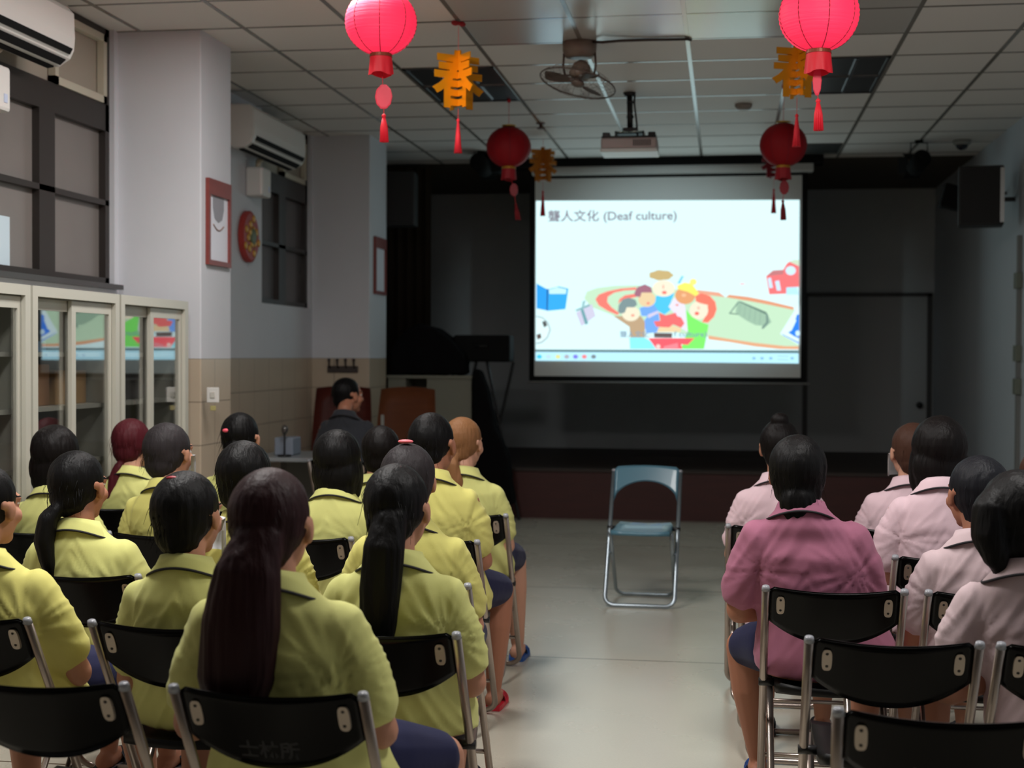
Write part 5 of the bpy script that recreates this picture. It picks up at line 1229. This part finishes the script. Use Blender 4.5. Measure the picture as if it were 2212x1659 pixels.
P('woman in yellow polo whose black head rises just behind the nearest woman', -1.50, L3, (532, 950, 4.42), 'black', YEL[1], LY, 'a', 'short', 1.0, yaw=R(-6), seed=6)
P('woman in yellow polo with grey streaked hair tied by a pink band on top', -0.98, L3, (885, 956, 4.42), 'grey', YEL[1], LY, 'a', 'short', 1.04, yaw=R(-4), seed=7, clip=((0.0, -0.045, 0.128), (232, 110, 120), (0.026, 0.014, 0.007)))
P('short-haired woman in yellow polo sitting before the second bookcase', -2.72, L4, (125, 916, 5.45), 'brownblack', YEL[0], LY, 'a', 'bob', 1.0, yaw=R(-8), seed=8, sh_drop=0.02)
P('woman in yellow polo with grey-topped brown hair and a white mask', -2.19, L4, (368, 912, 5.45), 'grey', YEL[1], LY, 'a', 'short', 1.0, yaw=R(-24), seed=9, mask=True)
P('woman in bright yellow polo with dark shoulder-length hair, fourth row', -1.58, L4, (733, 926, 5.45), 'black', YEL[0], LY, 'a', 'bob', 1.02, yaw=R(-6), seed=10)
P('woman in yellow polo with black swept-up hair and pink tie beside the aisle', -1.12, L4, (935, 888, 5.46), 'black', YEL[1], LY, 'b', 'crop', 1.04, yaw=R(-16), seed=11, shoes='red', headscale=1.08, clip=((-0.075, -0.05, -0.03), (206, 60, 84), (0.012, 0.016, 0.016)), knees=KN((-0.10, 0.6, 0.50), (0.20, 0.56, 0.50)), feet=KN((-0.11, 0.62), (0.17, 0.56)))
P('red-haired woman in yellow polo with a side ponytail near the bookcases', -2.78, L5, (288, 903, 6.35), 'red', YEL[0], LY, 'c', 'tail', 1.0, yaw=R(-14), seed=12,
  tail=[(-0.03, -0.09, -0.10, 0.024), (-0.05, -0.10, -0.16, 0.030), (-0.055, -0.105, -0.24, 0.034), (-0.05, -0.10, -0.33, 0.024), (-0.05, -0.10, -0.37, 0.010)])
P('woman in yellow polo with black hair and a pink clip, front row', -2.22, L5, (522, 890, 6.35), 'black', YEL[0], LY, 'a', 'tail', 1.0, yaw=R(-8), seed=13, clip=((-0.02, -0.112, 0.04), (236, 90, 110), (0.020, 0.010, 0.010)))
P('mostly hidden woman in yellow polo next to the blond woman, front row', -1.64, L5, (824, 918, 6.35), 'brownblack', YEL[0], LY, 'a', 'short', 1.0, yaw=R(4), seed=14, sh_drop=0.0)
P('blond woman in yellow polo with a ponytail, aisle end of the front row', -1.16, L5, (1003, 900, 6.36), 'blond', YEL[0], LY, 'c', 'tail', 1.0, yaw=R(-22), seed=15, shoes='blue',
  tail=[(-0.03, -0.09, -0.04, 0.024), (-0.04, -0.12, -0.09, 0.038), (-0.02, -0.12, -0.17, 0.042), (0.0, -0.11, -0.25, 0.034), (0.0, -0.11, -0.30, 0.014)], tie=((-0.02, -0.10, -0.04), (226, 70, 80)), knees=KN((-0.10, 0.6, 0.50), (0.16, 0.60, 0.50)), feet=KN((-0.11, 0.62), (0.17, 0.62)))
# right block
P('person in strong pink polo with short black hair and a blue slipper', 0.33, R3, (1722, 936, 4.56), 'black', PNK[1], RP, 'b', 'short', 1.16, yaw=R(2), tilt=R(4), seed=16, shoes='blue', headscale=1.04, sh_drop=-0.02,
  knees=KN((-0.27, 0.50, 0.49), (0.16, 0.6, 0.5)), feet=KN((-0.21, 0.60), (0.14, 0.6)), tail=[(0, -0.085, -0.08, 0.060), (0, -0.085, -0.15, 0.055), (0, -0.08, -0.19, 0.035)])
P('person in pale pink polo with a top knot, aisle end of the right front row', 0.22, R5, (1684, 905, 6.14), 'brownblack', PNK[0], RP, 'a', 'top', 1.0, yaw=R(0), seed=17)
P('person in pale pink polo hidden behind the strong pink polo, shoulders showing', 0.27, R4, (1728, 960, 5.34), 'black', PNK[0], RP, 'a', 'short', 1.0, seed=18, sh_drop=-0.01)
P('person in pale pink polo with white mask, head turned left, front row right', 0.74, R5, (1968, 912, 6.14), 'brown', PNK[0], RP, 'c', 'short', 1.02, yaw=R(22), seed=19, mask=True)
P('person in pale pink polo with dark bobbed hair, fourth row right', 0.80, R4, (2026, 896, 5.34), 'brownblack', PNK[0], RP, 'a', 'bob', 1.06, yaw=R(10), seed=20, headscale=1.06)
P('person in pale pink polo with bluish grey hair near the right edge, third row', 0.81, R3, (2108, 982, 4.56), 'bluegrey', PNK[2], RP, 'b', 'short', 1.02, yaw=R(24), seed=21)
P('person in greyish pink polo with black hair cut by the right edge', 0.90, R2, (2192, 1012, 3.78), 'black', PNK[2], RP, 'a', 'short', 1.06, yaw=R(14), seed=22, lean=0.14, headscale=1.04,
  tail=[(-0.050, -0.05, 0.070, 0.034), (-0.078, -0.075, 0.03, 0.046), (-0.080, -0.085, -0.04, 0.046), (-0.06, -0.085, -0.10, 0.034), (-0.05, -0.085, -0.14, 0.012)])
P('person in pink polo with brown hair barely in view at the right edge', 1.34, R4, (2250, 962, 5.34), 'brown', PNK[0], RP, 'b', 'crop', 1.0, yaw=R(20), seed=23)
# the man at the desk
mx_ = atY(750, 900, 9.35)
P('man in a dark shirt sitting at the desk, head turned right', mx_.x-0.02, 9.20, (752, 814, 9.42), 'black', DARKSH, None, 'b', 'crop', 1.06, yaw=R(-48), seed=24, shorts=mat('dark_trousers', (34, 34, 38), 0.8), headscale=1.04, lean=0.16)
chair(mx_.x-0.02, 9.20, 'black folding chair of the man at the desk')
